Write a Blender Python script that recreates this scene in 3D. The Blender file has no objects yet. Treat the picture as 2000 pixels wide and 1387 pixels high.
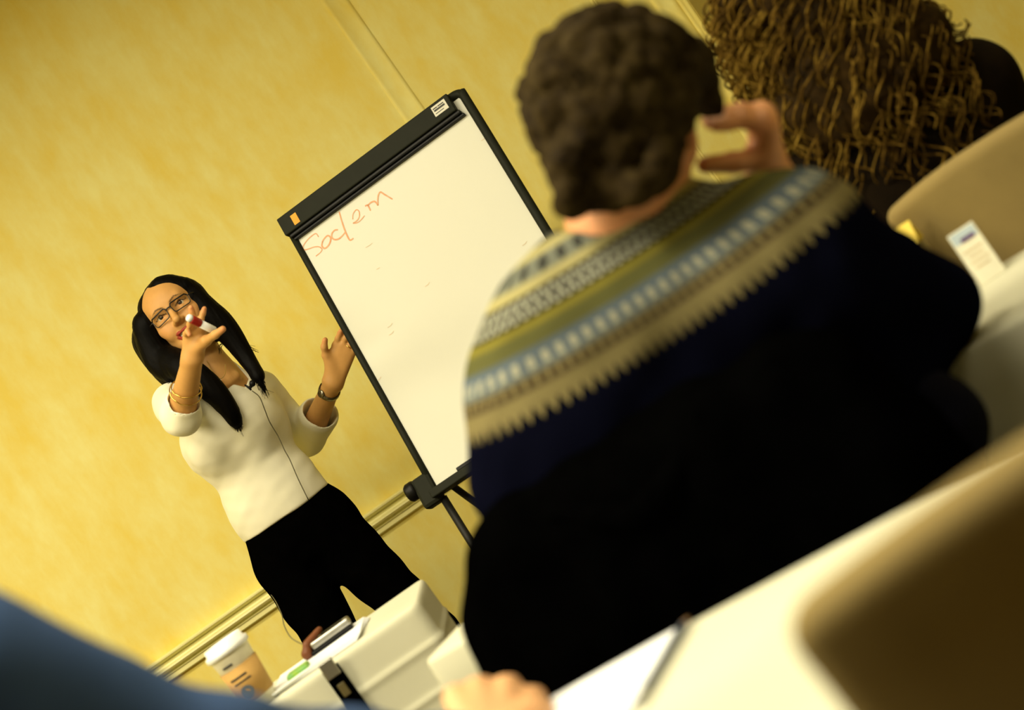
import bpy, bmesh, math, random
import numpy as np
from mathutils import Vector, Matrix

random.seed(7); np.random.seed(7)
SC = bpy.context.scene
COL = SC.collection

# ------------------------------------------------------------------ camera
F_PX, W_PX, H_PX = 3250.0, 2000.0, 1387.0
CAM = Vector((0, 0, 1.12))
PITCH = -math.atan(95 / F_PX)
ROLL = math.radians(35.0)
FW = Vector((0, math.cos(PITCH), math.sin(PITCH)))
UP0 = Vector((0, -math.sin(PITCH), math.cos(PITCH)))
RT = Vector((1, 0, 0))
CX = RT * math.cos(ROLL) - UP0 * math.sin(ROLL)
CY = RT * math.sin(ROLL) + UP0 * math.cos(ROLL)
cam_d = bpy.data.cameras.new('camera')
cam = bpy.data.objects.new('camera', cam_d); COL.objects.link(cam)
mw = Matrix.Identity(4)
for i in range(3):
    mw[i][0] = CX[i]; mw[i][1] = CY[i]; mw[i][2] = -FW[i]; mw[i][3] = CAM[i]
cam.matrix_world = mw
cam_d.sensor_width = 36.0
cam_d.lens = F_PX / W_PX * 36.0
cam_d.clip_start = 0.05
cam_d.dof.use_dof = True
cam_d.dof.focus_distance = 4.48
cam_d.dof.aperture_fstop = 2.8
SC.camera = cam

def P(px, py, y):
    """the point at world depth y seen at photograph pixel (px, py)"""
    a = (px - W_PX / 2) / F_PX; b = (py - H_PX / 2) / F_PX
    r = FW + CX * a - CY * b
    return CAM + r * (y / r.y)

# ------------------------------------------------------------------ world, lights, exposure
w = bpy.data.worlds.new('room_ambient'); SC.world = w; w.use_nodes = True
bg = w.node_tree.nodes['Background']
bg.inputs[0].default_value = (1.0, 0.86, 0.55, 1); bg.inputs[1].default_value = 0.05

def area(name, loc, target, sx, sy, power, color=(1.0, 0.90, 0.64)):
    l = bpy.data.lights.new(name, 'AREA'); l.shape = 'RECTANGLE'; l.size = sx; l.size_y = sy
    l.energy = power; l.color = color
    o = bpy.data.objects.new(name, l); COL.objects.link(o)
    o.location = loc
    o.rotation_euler = (Vector(target) - Vector(loc)).to_track_quat('-Z', 'Y').to_euler()
    return o
LIGHTS = [((x, y, 2.92), 1.2, 0.6, p * 1.03) for y, x, p in ((1.2, -2.4, 85), (1.2, -0.6, 75), (1.2, 1.5, 6), (3.0, -2.6, 45), (3.0, -0.9, 30), (3.0, 1.3, 5))]
for i, (l, sx, sy, pw) in enumerate(LIGHTS):
    area('ceiling_lamp_light', l, (l[0], l[1] + 0.001, 0), sx, sy, pw)
SC.view_settings.view_transform = 'Standard'
SC.view_settings.look = 'None'
SC.view_settings.exposure = 0.0
SC.view_settings.gamma = 1.0
SC.view_settings.use_curve_mapping = False

# ------------------------------------------------------------------ object helpers
def tag(o, label=None, cat=None, group=None, kind=None):
    if label: o['label'] = label
    if cat: o['category'] = cat
    if group: o['group'] = group
    if kind: o['kind'] = kind
    return o
def empty(name, loc=(0, 0, 0), rz=0.0, label=None, cat=None, group=None):
    o = bpy.data.objects.new(name, None); COL.objects.link(o)
    o.location = loc; o.rotation_euler = (0, 0, rz); o.empty_display_size = 0.05
    tag(o, label, cat, group)
    return o
def link_mesh(name, me, mat, parent=None, world=True):
    """world=True: vertices are in world space, keep them there under the parent"""
    o = bpy.data.objects.new(name, me); COL.objects.link(o)
    if mat is not None and len(me.materials) == 0: me.materials.append(mat)
    if parent is not None:
        o.parent = parent
        if world:
            bpy.context.view_layer.update()
            o.matrix_parent_inverse = parent.matrix_world.inverted()
    return o
def mesh_from(name, v, f, smooth=True):
    me = bpy.data.meshes.new(name)
    me.from_pydata([tuple(map(float, p)) for p in v], [], [tuple(map(int, q)) for q in f])
    me.validate(); me.update()
    if smooth: me.polygons.foreach_set('use_smooth', [True] * len(me.polygons))
    return me
def from_bm(name, bm, mat, parent=None, smooth=False, world=True, recalc=True):
    if recalc: bmesh.ops.recalc_face_normals(bm, faces=bm.faces)
    me = bpy.data.meshes.new(name); bm.to_mesh(me); bm.free()
    if smooth: me.polygons.foreach_set('use_smooth', [True] * len(me.polygons))
    return link_mesh(name, me, mat, parent, world)
def bm_box(bm, c, s, M=None, bevel=0.0, seg=2):
    r = bmesh.ops.create_cube(bm, size=1.0)
    vs = r['verts']
    for v in vs: v.co = Vector((v.co.x * s[0], v.co.y * s[1], v.co.z * s[2])) + Vector(c)
    if bevel > 0:
        es = list({e for v in vs for e in v.link_edges})
        rb = bmesh.ops.bevel(bm, geom=es, offset=bevel, segments=seg, affect='EDGES', profile=0.5)
        vs = list({v for v in vs if v.is_valid} | set(rb['verts']))
    if M is not None:
        for v in vs: v.co = M @ v.co
    return vs
def box(name, c, s, mat, parent=None, M=None, bevel=0.0, seg=2, world=True):
    bm = bmesh.new(); bm_box(bm, c, s, M, bevel, seg)
    return from_bm(name, bm, mat, parent, smooth=False, world=world)
def catmull(pts, n=8):
    pts = [np.array(p, float) for p in pts]
    if len(pts) < 3: return np.array([pts[0] + (pts[-1] - pts[0]) * t for t in np.linspace(0, 1, n)])
    Q = [2 * pts[0] - pts[1]] + pts + [2 * pts[-1] - pts[-2]]
    out = []
    for i in range(1, len(Q) - 2):
        p0, p1, p2, p3 = Q[i - 1:i + 3]
        for t in np.linspace(0, 1, n, endpoint=False):
            out.append(0.5 * (2 * p1 + (p2 - p0) * t + (2 * p0 - 5 * p1 + 4 * p2 - p3) * t * t + (3 * p1 - p0 - 3 * p2 + p3) * t ** 3))
    out.append(pts[-1])
    return np.array(out)
def tube_vf(path, rad, sides=6, closed=False, off=0):
    path = np.asarray(path, float); n = len(path)
    rad = np.full(n, rad) if np.isscalar(rad) else np.asarray(rad, float)
    tan = np.gradient(path, axis=0)
    if closed: tan = np.roll(path, -1, 0) - np.roll(path, 1, 0)
    tan /= np.linalg.norm(tan, axis=1)[:, None] + 1e-12
    nrm = np.cross(tan[0], [0.13, 0.21, 0.97]); nrm /= np.linalg.norm(nrm) + 1e-12
    V = []
    ang = np.linspace(0, 2 * math.pi, sides, endpoint=False)
    for i in range(n):
        nrm = nrm - tan[i] * np.dot(nrm, tan[i]); nrm /= np.linalg.norm(nrm) + 1e-12
        b = np.cross(tan[i], nrm)
        V.append(path[i] + rad[i] * (np.cos(ang)[:, None] * nrm + np.sin(ang)[:, None] * b))
    V = np.concatenate(V)
    Fc = []
    for i in range(n if closed else n - 1):
        for j in range(sides):
            a = i * sides + j; b2 = i * sides + (j + 1) % sides
            k = ((i + 1) % n) * sides
            Fc.append((off + a, off + b2, off + k + (j + 1) % sides, off + k + j))
    if not closed:
        Fc.append(tuple(off + j for j in range(sides))[::-1]); Fc.append(tuple(off + (n - 1) * sides + j for j in range(sides)))
    return V, Fc
def tube(name, pts, rad, mat, parent=None, sides=8, n=8, closed=False, smooth=True, world=True):
    path = catmull(pts, n) if n > 1 else np.array([list(p) for p in pts], float)
    if not np.isscalar(rad):
        rad = np.interp(np.linspace(0, 1, len(path)), np.linspace(0, 1, len(rad)), rad)
    v, f = tube_vf(path, rad, sides, closed)
    return link_mesh(name, mesh_from(name, v, f, smooth), mat, parent, world)
def tubes(name, paths, rads, mat, parent=None, sides=4):
    V = []; Fc = []; off = 0
    for p, r in zip(paths, rads):
        v, f = tube_vf(p, r, sides, off=off); V.append(v); Fc += f; off += len(v)
    return link_mesh(name, mesh_from(name, np.concatenate(V), Fc, True), mat, parent)
def lathe(name, prof, mat, parent=None, M=None, seg=40, world=True, smooth=True):
    V = []; Fc = []
    for r, z in prof:
        for j in range(seg):
            a = 2 * math.pi * j / seg; V.append(Vector((r * math.cos(a), r * math.sin(a), z)))
    for i in range(len(prof) - 1):
        for j in range(seg):
            Fc.append((i * seg + j, i * seg + (j + 1) % seg, (i + 1) * seg + (j + 1) % seg, (i + 1) * seg + j))
    Fc.append(tuple(range(seg))[::-1]); Fc.append(tuple((len(prof) - 1) * seg + j for j in range(seg)))
    if M is not None: V = [M @ v for v in V]
    return link_mesh(name, mesh_from(name, V, Fc, smooth), mat, parent, world)

# ------------------------------------------------------------------ signed-distance sculpting (smooth unions, meshed by surface nets)
def A(p): return np.array([p[0], p[1], p[2]], float)
class cap:
    def __init__(s, a, b, ra, rb, k=0.02, sub=False, flat=None):
        s.a, s.b, s.ra, s.rb, s.k, s.sub, s.flat = A(a), A(b), ra, rb, k, sub, flat
    def bbox(s):
        m = max(s.ra, s.rb) * (max(1.0, s.flat[1]) if s.flat else 1.0)
        return np.minimum(s.a, s.b) - m, np.maximum(s.a, s.b) + m
    def d(s, X, Y, Z):
        q = [X - s.a[0], Y - s.a[1], Z - s.a[2]]; ba = s.b - s.a
        if s.flat:
            nv, sc = A(s.flat[0]), s.flat[1]; nv = nv / np.linalg.norm(nv); g = 1 / sc - 1
            dt = q[0] * nv[0] + q[1] * nv[1] + q[2] * nv[2]
            q = [q[i] + nv[i] * dt * g for i in range(3)]; ba = ba + nv * np.dot(ba, nv) * g
        L = np.dot(ba, ba) + 1e-12
        t = np.clip((q[0] * ba[0] + q[1] * ba[1] + q[2] * ba[2]) / L, 0, 1)
        r = s.ra + (s.rb - s.ra) * t
        dd = np.sqrt((q[0] - ba[0] * t) ** 2 + (q[1] - ba[1] * t) ** 2 + (q[2] - ba[2] * t) ** 2) - r
        return dd * (min(1.0, s.flat[1]) if s.flat else 1.0)
class ell:
    def __init__(s, c, r, R=None, k=0.02, sub=False):
        s.c, s.r, s.k, s.sub = A(c), np.array(r, float), k, sub
        s.R = np.eye(3) if R is None else np.array([[R[i][j] for j in range(3)] for i in range(3)])
    def bbox(s):
        m = max(s.r); return s.c - m, s.c + m
    def d(s, X, Y, Z):
        q = (X - s.c[0], Y - s.c[1], Z - s.c[2])
        l = [q[0] * s.R[0, i] + q[1] * s.R[1, i] + q[2] * s.R[2, i] for i in range(3)]
        k0 = np.sqrt(sum((l[i] / s.r[i]) ** 2 for i in range(3)))
        k1 = np.sqrt(sum((l[i] / s.r[i] ** 2) ** 2 for i in range(3))) + 1e-9
        return k0 * (k0 - 1.0) / k1
class planes:
    """convex region: intersection of half spaces n.(p-q) < 0, inside a bounding box"""
    def __init__(s, pl, lo, hi, k=0.004, sub=True):
        s.pl = [(A(q), A(n) / np.linalg.norm(A(n))) for q, n in pl]; s.lo, s.hi, s.k, s.sub = np.array(lo, float), np.array(hi, float), k, sub
    def bbox(s): return s.lo, s.hi
    def d(s, X, Y, Z):
        out = None
        for q, n in s.pl:
            d = (X - q[0]) * n[0] + (Y - q[1]) * n[1] + (Z - q[2]) * n[2]
            out = d if out is None else np.maximum(out, d)
        return out
def sweep(pts, rads, k=0.02, n=5):
    c = catmull(pts, n); r = np.interp(np.linspace(0, 1, len(c)), np.linspace(0, 1, len(rads)), rads)
    return chain(c, r, k)
def chain(pts, rads, k=0.02, flat=None):
    return [cap(pts[i], pts[i + 1], rads[i], rads[i + 1], k, flat=flat) for i in range(len(pts) - 1)]
def fine_axis(lo, hi, h, fine):
    """grid line positions from lo to hi, spacing h, finer inside the (a, b, step) ranges"""
    out = [lo]
    while out[-1] < hi:
        x = out[-1]; st = h
        for a, b, q in fine:
            if a - q <= x < b: st = min(st, q)
            elif x < a: st = min(st, max(q, a - x))
        out.append(x + st)
    return np.array(out)
def sdf_mesh(prims, h, lo=None, hi=None, disp=None, pad=0.01, fine=None):
    if lo is None:
        bs = [p.bbox() for p in prims if not p.sub]
        pad += 0.55 * max(p.k for p in prims if not p.sub)
        lo = np.min([b[0] for b in bs], 0) - pad; hi = np.max([b[1] for b in bs], 0) + pad
    lo = np.array(lo, float); hi = np.array(hi, float)
    ax = [fine_axis(lo[i], hi[i], h, fine[i] if fine else ()) for i in range(3)]
    n = np.array([len(a) for a in ax])
    Fd = np.full(tuple(n), 1e3, np.float32)
    for p in prims:
        b0, b1 = p.bbox(); m = p.k + 3 * h
        i0 = np.array([max(0, np.searchsorted(ax[i], b0[i] - m) - 1) for i in range(3)]); i1 = np.array([min(n[i], np.searchsorted(ax[i], b1[i] + m) + 1) for i in range(3)])
        if np.any(i1 - i0 < 1): continue
        sl = tuple(slice(a, b) for a, b in zip(i0, i1))
        X = ax[0][sl[0]][:, None, None]; Y = ax[1][sl[1]][None, :, None]; Z = ax[2][sl[2]][None, None, :]
        d = p.d(X, Y, Z).astype(np.float32)
        f = Fd[sl]; k = max(p.k, 1e-6)
        if p.sub:
            hh = np.maximum(k - np.abs(f + d), 0) / k; Fd[sl] = np.maximum(f, -d) + hh * hh * k * 0.25
        else:
            hh = np.maximum(k - np.abs(f - d), 0) / k; Fd[sl] = np.minimum(f, d) - hh * hh * k * 0.25
    if disp is not None:
        near = np.abs(Fd) < 0.06
        ii = np.nonzero(near)
        Fd[ii] += disp(ax[0][ii[0]], ax[1][ii[1]], ax[2][ii[2]]).astype(np.float32)
    ins = Fd < 0
    c = np.zeros(tuple(n - 1), np.int8)
    offs = [(i, j, k) for i in (0, 1) for j in (0, 1) for k in (0, 1)]
    def sh(arr, o): return arr[o[0]:arr.shape[0] - 1 + o[0], o[1]:arr.shape[1] - 1 + o[1], o[2]:arr.shape[2] - 1 + o[2]]
    for o in offs: c += sh(ins, o)
    act = (c > 0) & (c < 8)
    ci = np.array(np.nonzero(act)).T
    if len(ci) == 0: return np.zeros((0, 3)), []
    idx = np.full(act.shape, -1, np.int32); idx[act] = np.arange(len(ci))
    acc = np.zeros((len(ci), 3)); cnt = np.zeros(len(ci))
    val = {o: Fd[ci[:, 0] + o[0], ci[:, 1] + o[1], ci[:, 2] + o[2]].astype(float) for o in offs}
    for a in offs:
        for d in range(3):
            if a[d] == 1: continue
            b = list(a); b[d] = 1; b = tuple(b)
            va, vb = val[a], val[b]; m = (va < 0) != (vb < 0)
            t = np.where(m, va / np.where(m, va - vb, 1), 0)
            pt = np.array(a, float)[None, :] + t[:, None] * (np.array(b) - np.array(a))[None, :]
            acc[m] += pt[m]; cnt[m] += 1
    fr_ = acc / cnt[:, None]
    V = np.stack([ax[i][ci[:, i]] + fr_[:, i] * (ax[i][ci[:, i] + 1] - ax[i][ci[:, i]]) for i in range(3)], 1)
    Fc = []
    for d in range(3):
        e1, e2 = [(1, 2), (2, 0), (0, 1)][d]
        s0 = [slice(None)] * 3; s1 = [slice(None)] * 3
        s0[d] = slice(0, n[d] - 1); s1[d] = slice(1, n[d])
        x = ins[tuple(s0)] != ins[tuple(s1)]
        q = np.array(np.nonzero(x)).T
        ok = (q[:, e1] > 0) & (q[:, e2] > 0) & (q[:, e1] < n[e1] - 1) & (q[:, e2] < n[e2] - 1)
        q = q[ok]
        if len(q) == 0: continue
        flip = ins[q[:, 0], q[:, 1], q[:, 2]]
        def cell(o1, o2):
            z = q.copy(); z[:, e1] += o1; z[:, e2] += o2; return idx[z[:, 0], z[:, 1], z[:, 2]]
        a, b, cc, dd = cell(-1, -1), cell(0, -1), cell(0, 0), cell(-1, 0)
        qd = np.stack([a, b, cc, dd], 1); qd[~flip] = qd[~flip][:, ::-1]
        Fc.append(qd)
    Fc = np.concatenate(Fc)
    Fc = Fc[(Fc >= 0).all(1)]
    return V, Fc
def relax(V, Fc, it=2, lam=0.5):
    if it == 0: return V
    E = np.concatenate([Fc[:, [0, 1]], Fc[:, [1, 2]], Fc[:, [2, 3]], Fc[:, [3, 0]]])
    n = len(V); cnt = np.bincount(E[:, 0], minlength=n) + np.bincount(E[:, 1], minlength=n)
    for _ in range(it):
        s = np.stack([np.bincount(E[:, 0], V[E[:, 1], i], n) + np.bincount(E[:, 1], V[E[:, 0], i], n) for i in range(3)], 1)
        V = V + lam * (s / np.maximum(cnt, 1)[:, None] - V)
    return V
def np_mesh(name, V, Fc):
    me = bpy.data.meshes.new(name)
    me.vertices.add(len(V)); me.vertices.foreach_set('co', V.astype(np.float32).ravel())
    me.loops.add(len(Fc) * 4); me.loops.foreach_set('vertex_index', Fc.astype(np.int32).ravel())
    me.polygons.add(len(Fc)); me.polygons.foreach_set('loop_start', np.arange(0, len(Fc) * 4, 4, dtype=np.int32))
    me.polygons.foreach_set('use_smooth', np.ones(len(Fc), bool))
    me.update(calc_edges=True); me.validate()
    return me
def sculpt(name, prims, h, mat, parent=None, fine=None, disp=None, it=1, colour=None):
    """fine: per axis [(from, to, step)] ranges where the sampling is finer; always one continuous surface"""
    Vs = []; Fs = []; off = 0
    for _ in (0,):
        V, Fc = sdf_mesh(prims, h, None, None, disp, 0.01, fine)
        if len(V) == 0: continue
        V = relax(V, Fc, it)
        Vs.append(V); Fs.append(Fc + off); off += len(V)
    V = np.concatenate(Vs); Fc = np.concatenate(Fs)
    me = np_mesh(name, V, Fc)
    if colour is not None:
        c = colour(V); ca = me.color_attributes.new('tint', 'FLOAT_COLOR', 'POINT')
        ca.data.foreach_set('color', np.concatenate([c, np.ones((len(c), 1))], 1).astype(np.float32).ravel())
    return link_mesh(name, me, mat, parent)
def wob(scale, amp, seed=0, ax=(1, 1, 1)):
    rs = np.random.RandomState(seed)
    D = rs.normal(size=(7, 3)) * np.array(ax); ph = rs.uniform(0, 6.28, 7)
    def f(X, Y, Z):
        o = 0
        for d, p in zip(D, ph): o = o + np.sin((X * d[0] + Y * d[1] + Z * d[2]) * scale + p)
        return o * amp / 3.0
    return f

# ------------------------------------------------------------------ materials
def srgb(r, g, b):
    f = lambda c: (c / 255 / 12.92) if c / 255 <= 0.04045 else ((c / 255 + 0.055) / 1.055) ** 2.4
    return (f(r), f(g), f(b), 1)
def lin(r, g, b): return (r, g, b, 1)
class NT:
    def __init__(s, name):
        s.m = bpy.data.materials.new(name); s.m.use_nodes = True; s.t = s.m.node_tree; s.n = s.t.nodes
        s.b = s.n['Principled BSDF']
    def new(s, typ, **kw):
        nd = s.n.new(typ)
        for k, v in kw.items(): setattr(nd, k, v)
        return nd
    def lk(s, a, b): s.t.links.new(a, b)
    def math(s, op, a, b=0.0, c=None, clamp=False):
        nd = s.new('ShaderNodeMath', operation=op); nd.use_clamp = clamp
        for i, x in enumerate((a, b) if c is None else (a, b, c)):
            if hasattr(x, 'links'): s.lk(x, nd.inputs[i])
            else: nd.inputs[i].default_value = x
        return nd.outputs[0]
    def mix(s, fac, a, b):
        nd = s.new('ShaderNodeMix', data_type='RGBA')
        for sock, x in ((nd.inputs[0], fac), (nd.inputs[6], a), (nd.inputs[7], b)):
            if hasattr(x, 'links'): s.lk(x, sock)
            else: sock.default_value = x
        return nd.outputs[2]
    def noise(s, scale, detail=3, stretch=(1, 1, 1), rough=0.5, coord='Object'):
        tc = s.new('ShaderNodeTexCoord'); mp = s.new('ShaderNodeMapping'); mp.inputs['Scale'].default_value = stretch
        s.lk(tc.outputs[coord], mp.inputs[0])
        nz = s.new('ShaderNodeTexNoise'); nz.inputs['Scale'].default_value = scale; nz.inputs['Detail'].default_value = detail
        nz.inputs['Roughness'].default_value = rough
        s.lk(mp.outputs[0], nz.inputs['Vector'])
        return nz.outputs['Fac']
    def ramp(s, fac, stops, interp='LINEAR'):
        r = s.new('ShaderNodeValToRGB'); r.color_ramp.interpolation = interp
        e = r.color_ramp.elements
        while len(e) < len(stops): e.new(0.5)
        for el, (p, c) in zip(e, stops): el.position = p; el.color = c
        s.lk(fac, r.inputs[0]); return r.outputs[0]
    def bump(s, h, strength=0.2, dist=0.002):
        b = s.new('ShaderNodeBump'); b.inputs['Strength'].default_value = strength; b.inputs['Distance'].default_value = dist
        s.lk(h, b.inputs['Height']); s.lk(b.outputs[0], s.b.inputs['Normal'])
def mat(name, c, rough=0.6, c2=None, scale=30, spec=0.3, metal=0.0, stretch=(1, 1, 1), bump=0.0, bscale=200, bdist=0.001, sheen=0.0):
    t = NT(name)
    t.b.inputs['Roughness'].default_value = rough; t.b.inputs['Metallic'].default_value = metal
    t.b.inputs['Specular IOR Level'].default_value = spec
    if sheen: t.b.inputs['Sheen Weight'].default_value = sheen
    c2 = c2 or tuple(x * 0.85 for x in c[:3]) + (1,)
    nz = t.noise(scale, 3, stretch)
    t.lk(t.ramp(nz, [(0.3, c), (0.7, c2)]), t.b.inputs['Base Color'])
    if bump: t.bump(t.noise(bscale, 2, stretch), bump, bdist)
    return t.m

def wall_material(name, ca, cb):
    t = NT(name); t.b.inputs['Roughness'].default_value = 0.75; t.b.inputs['Specular IOR Level'].default_value = 0.15
    a = t.noise(5.0, 5, (1.5, 1, 0.62), 0.62)
    b = t.noise(15, 4, (1.2, 1, 0.8), 0.6)
    f = t.math('ADD', t.math('MULTIPLY', a, 0.75), t.math('MULTIPLY', b, 0.25))
    t.lk(t.ramp(f, [(0.36, ca), (0.64, cb)]), t.b.inputs['Base Color'])
    t.bump(t.noise(240, 3), 0.15, 0.001)
    return t.m
M_WALL = wall_material('golden_suede_wallpaper', lin(0.86, 0.79, 0.31), lin(0.83, 0.655, 0.135))
M_RAIL = mat('cream_paint', lin(0.88, 0.84, 0.42), 0.35, lin(0.85, 0.80, 0.38), 12, spec=0.4)
M_CARPET = mat('dark_carpet', lin(0.10, 0.07, 0.035), 0.95, lin(0.05, 0.035, 0.02), 60, bump=0.5, bscale=400)
M_CEIL = mat('ceiling_paint', lin(0.75, 0.73, 0.66), 0.9)
M_CLOTH = mat('white_linen', lin(0.58, 0.575, 0.45), 0.8, lin(0.55, 0.545, 0.42), 8, spec=0.15, bump=0.15, bscale=900, bdist=0.0005)
M_KHAKI = mat('khaki_chair_cover', lin(0.25, 0.185, 0.07), 0.85, lin(0.21, 0.155, 0.06), 10, spec=0.1, bump=0.2, bscale=600)
M_METAL = mat('grey_metal', lin(0.45, 0.44, 0.40), 0.35, metal=1.0)
M_DARKMETAL = mat('dark_metal', lin(0.010, 0.010, 0.008), 0.5, spec=0.2)
M_FRAME = mat('charcoal_plastic', lin(0.013, 0.0145, 0.0085), 0.6, lin(0.011, 0.0125, 0.007), 40, spec=0.12)
M_BLACKPL = mat('black_plastic', lin(0.003, 0.003, 0.003), 0.45, spec=0.2)
M_BOARD = mat('whiteboard_enamel', lin(0.60, 0.60, 0.515), 0.35, lin(0.59, 0.59, 0.505), 3, spec=0.25)
M_INK = mat('red_marker_ink', lin(0.66, 0.30, 0.15), 0.6, lin(0.64, 0.40, 0.25), 90, spec=0.1)
M_INK2 = mat('faint_red_smudge', lin(0.60, 0.49, 0.36), 0.6, lin(0.60, 0.53, 0.41), 90, spec=0.1)
M_ORANGE = mat('orange_sticker', lin(0.75, 0.33, 0.01), 0.5)
M_SILVER = mat('silver_label', lin(0.62, 0.60, 0.50), 0.35)
M_INKDARK = mat('dark_print', lin(0.05, 0.05, 0.05), 0.6)
M_BLACKCLOTH = mat('black_cloth', lin(0.0007, 0.0007, 0.0007), 1.0, lin(0.0004, 0.0004, 0.0004), 30, spec=0.0)
M_TROUSER = mat('black_trousers', lin(0.0010, 0.0009, 0.0008), 1.0, lin(0.0006, 0.0006, 0.0006), 30, spec=0.0)
M_BROWNCLOTH = mat('dark_brown_jacket', lin(0.010, 0.006, 0.0025), 0.95, lin(0.006, 0.004, 0.002), 30, spec=0.05)
M_BLUE = mat('blue_shirt', lin(0.045, 0.085, 0.20), 0.9, lin(0.038, 0.073, 0.175), 14, spec=0.1)
M_KNIT = mat('cream_knit', lin(0.86, 0.83, 0.66), 0.8, lin(0.83, 0.80, 0.62), 20, spec=0.1, bump=0.12, bscale=700, bdist=0.0006, sheen=0.1)
M_HAIRBLK = mat('black_hair', lin(0.0022, 0.0017, 0.0013), 0.55, lin(0.0010, 0.0008, 0.0007), 120, spec=0.06, stretch=(1, 1, 0.15))
M_WHITEPL = mat('white_plastic', lin(0.82, 0.83, 0.82), 0.35, spec=0.4)
M_RED = mat('red_plastic', lin(0.33, 0.012, 0.008), 0.35, spec=0.4)
M_GOLD = mat('gold_metal', lin(0.75, 0.5, 0.12), 0.25, metal=1.0)
M_PAPER = mat('white_paper', lin(0.83, 0.85, 0.88), 0.7, lin(0.80, 0.83, 0.87), 10)
M_SHOE = mat('black_leather', lin(0.006, 0.005, 0.004), 0.35, spec=0.4)
M_TEETH = mat('teeth', lin(0.85, 0.80, 0.62), 0.3, spec=0.4)
M_EYEW = mat('eye_white', lin(0.62, 0.55, 0.42), 0.25, spec=0.4)
M_IRIS = mat('dark_iris', lin(0.03, 0.015, 0.006), 0.2, spec=0.5)
def skin_material(name):
    t = NT(name); t.b.inputs['Roughness'].default_value = 0.5; t.b.inputs['Specular IOR Level'].default_value = 0.3
    at = t.new('ShaderNodeAttribute'); at.attribute_name = 'tint'
    nz = t.noise(60, 3); g = t.math('MULTIPLY_ADD', nz, 0.16, 0.92)
    mx = t.new('ShaderNodeMix', data_type='RGBA', blend_type='MULTIPLY'); mx.inputs[0].default_value = 1
    t.lk(at.outputs['Color'], mx.inputs[6]); t.lk(g, mx.inputs[7]); t.lk(mx.outputs[2], t.b.inputs['Base Color'])
    t.b.inputs['Subsurface Weight'].default_value = 0.08; t.b.inputs['Subsurface Radius'].default_value = (0.01, 0.004, 0.002)
    t.bump(t.noise(500, 2), 0.06, 0.0006)
    return t.m
M_SKIN = skin_material('skin')
def glass_material(name, rough=0.02, tint=(1, 1, 1, 1)):
    t = NT(name); t.b.inputs['Transmission Weight'].default_value = 1.0; t.b.inputs['Roughness'].default_value = rough
    t.b.inputs['IOR'].default_value = 1.1; t.b.inputs['Base Color'].default_value = tint
    return t.m
M_LENS = glass_material('spectacle_glass')
M_GLASS = glass_material('drinking_glass', 0.03, (0.95, 0.95, 0.88, 1))
def hair_material(name, c1, c2, c3):
    t = NT(name); t.b.inputs['Roughness'].default_value = 0.8; t.b.inputs['Specular IOR Level'].default_value = 0.05
    nz = t.noise(55, 4, (1, 1, 1), 0.6); big = t.noise(11, 2)
    f = t.math('ADD', t.math('MULTIPLY', nz, 0.6), t.math('MULTIPLY', big, 0.4))
    t.lk(t.ramp(f, [(0.36, c1), (0.5, c2), (0.66, c3)]), t.b.inputs['Base Color'])
    return t.m
M_HAIRBROWN = hair_material('greying_brown_hair', lin(0.008, 0.0045, 0.0012), lin(0.022, 0.014, 0.004), lin(0.045, 0.031, 0.010))
M_HAIRCURL = hair_material('golden_brown_curls', lin(0.028, 0.014, 0.002), lin(0.10, 0.056, 0.008), lin(0.26, 0.165, 0.026))
M_HAIRDARK = hair_material('dark_under_hair', lin(0.012, 0.007, 0.002), lin(0.022, 0.012, 0.003), lin(0.04, 0.022, 0.005))

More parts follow.
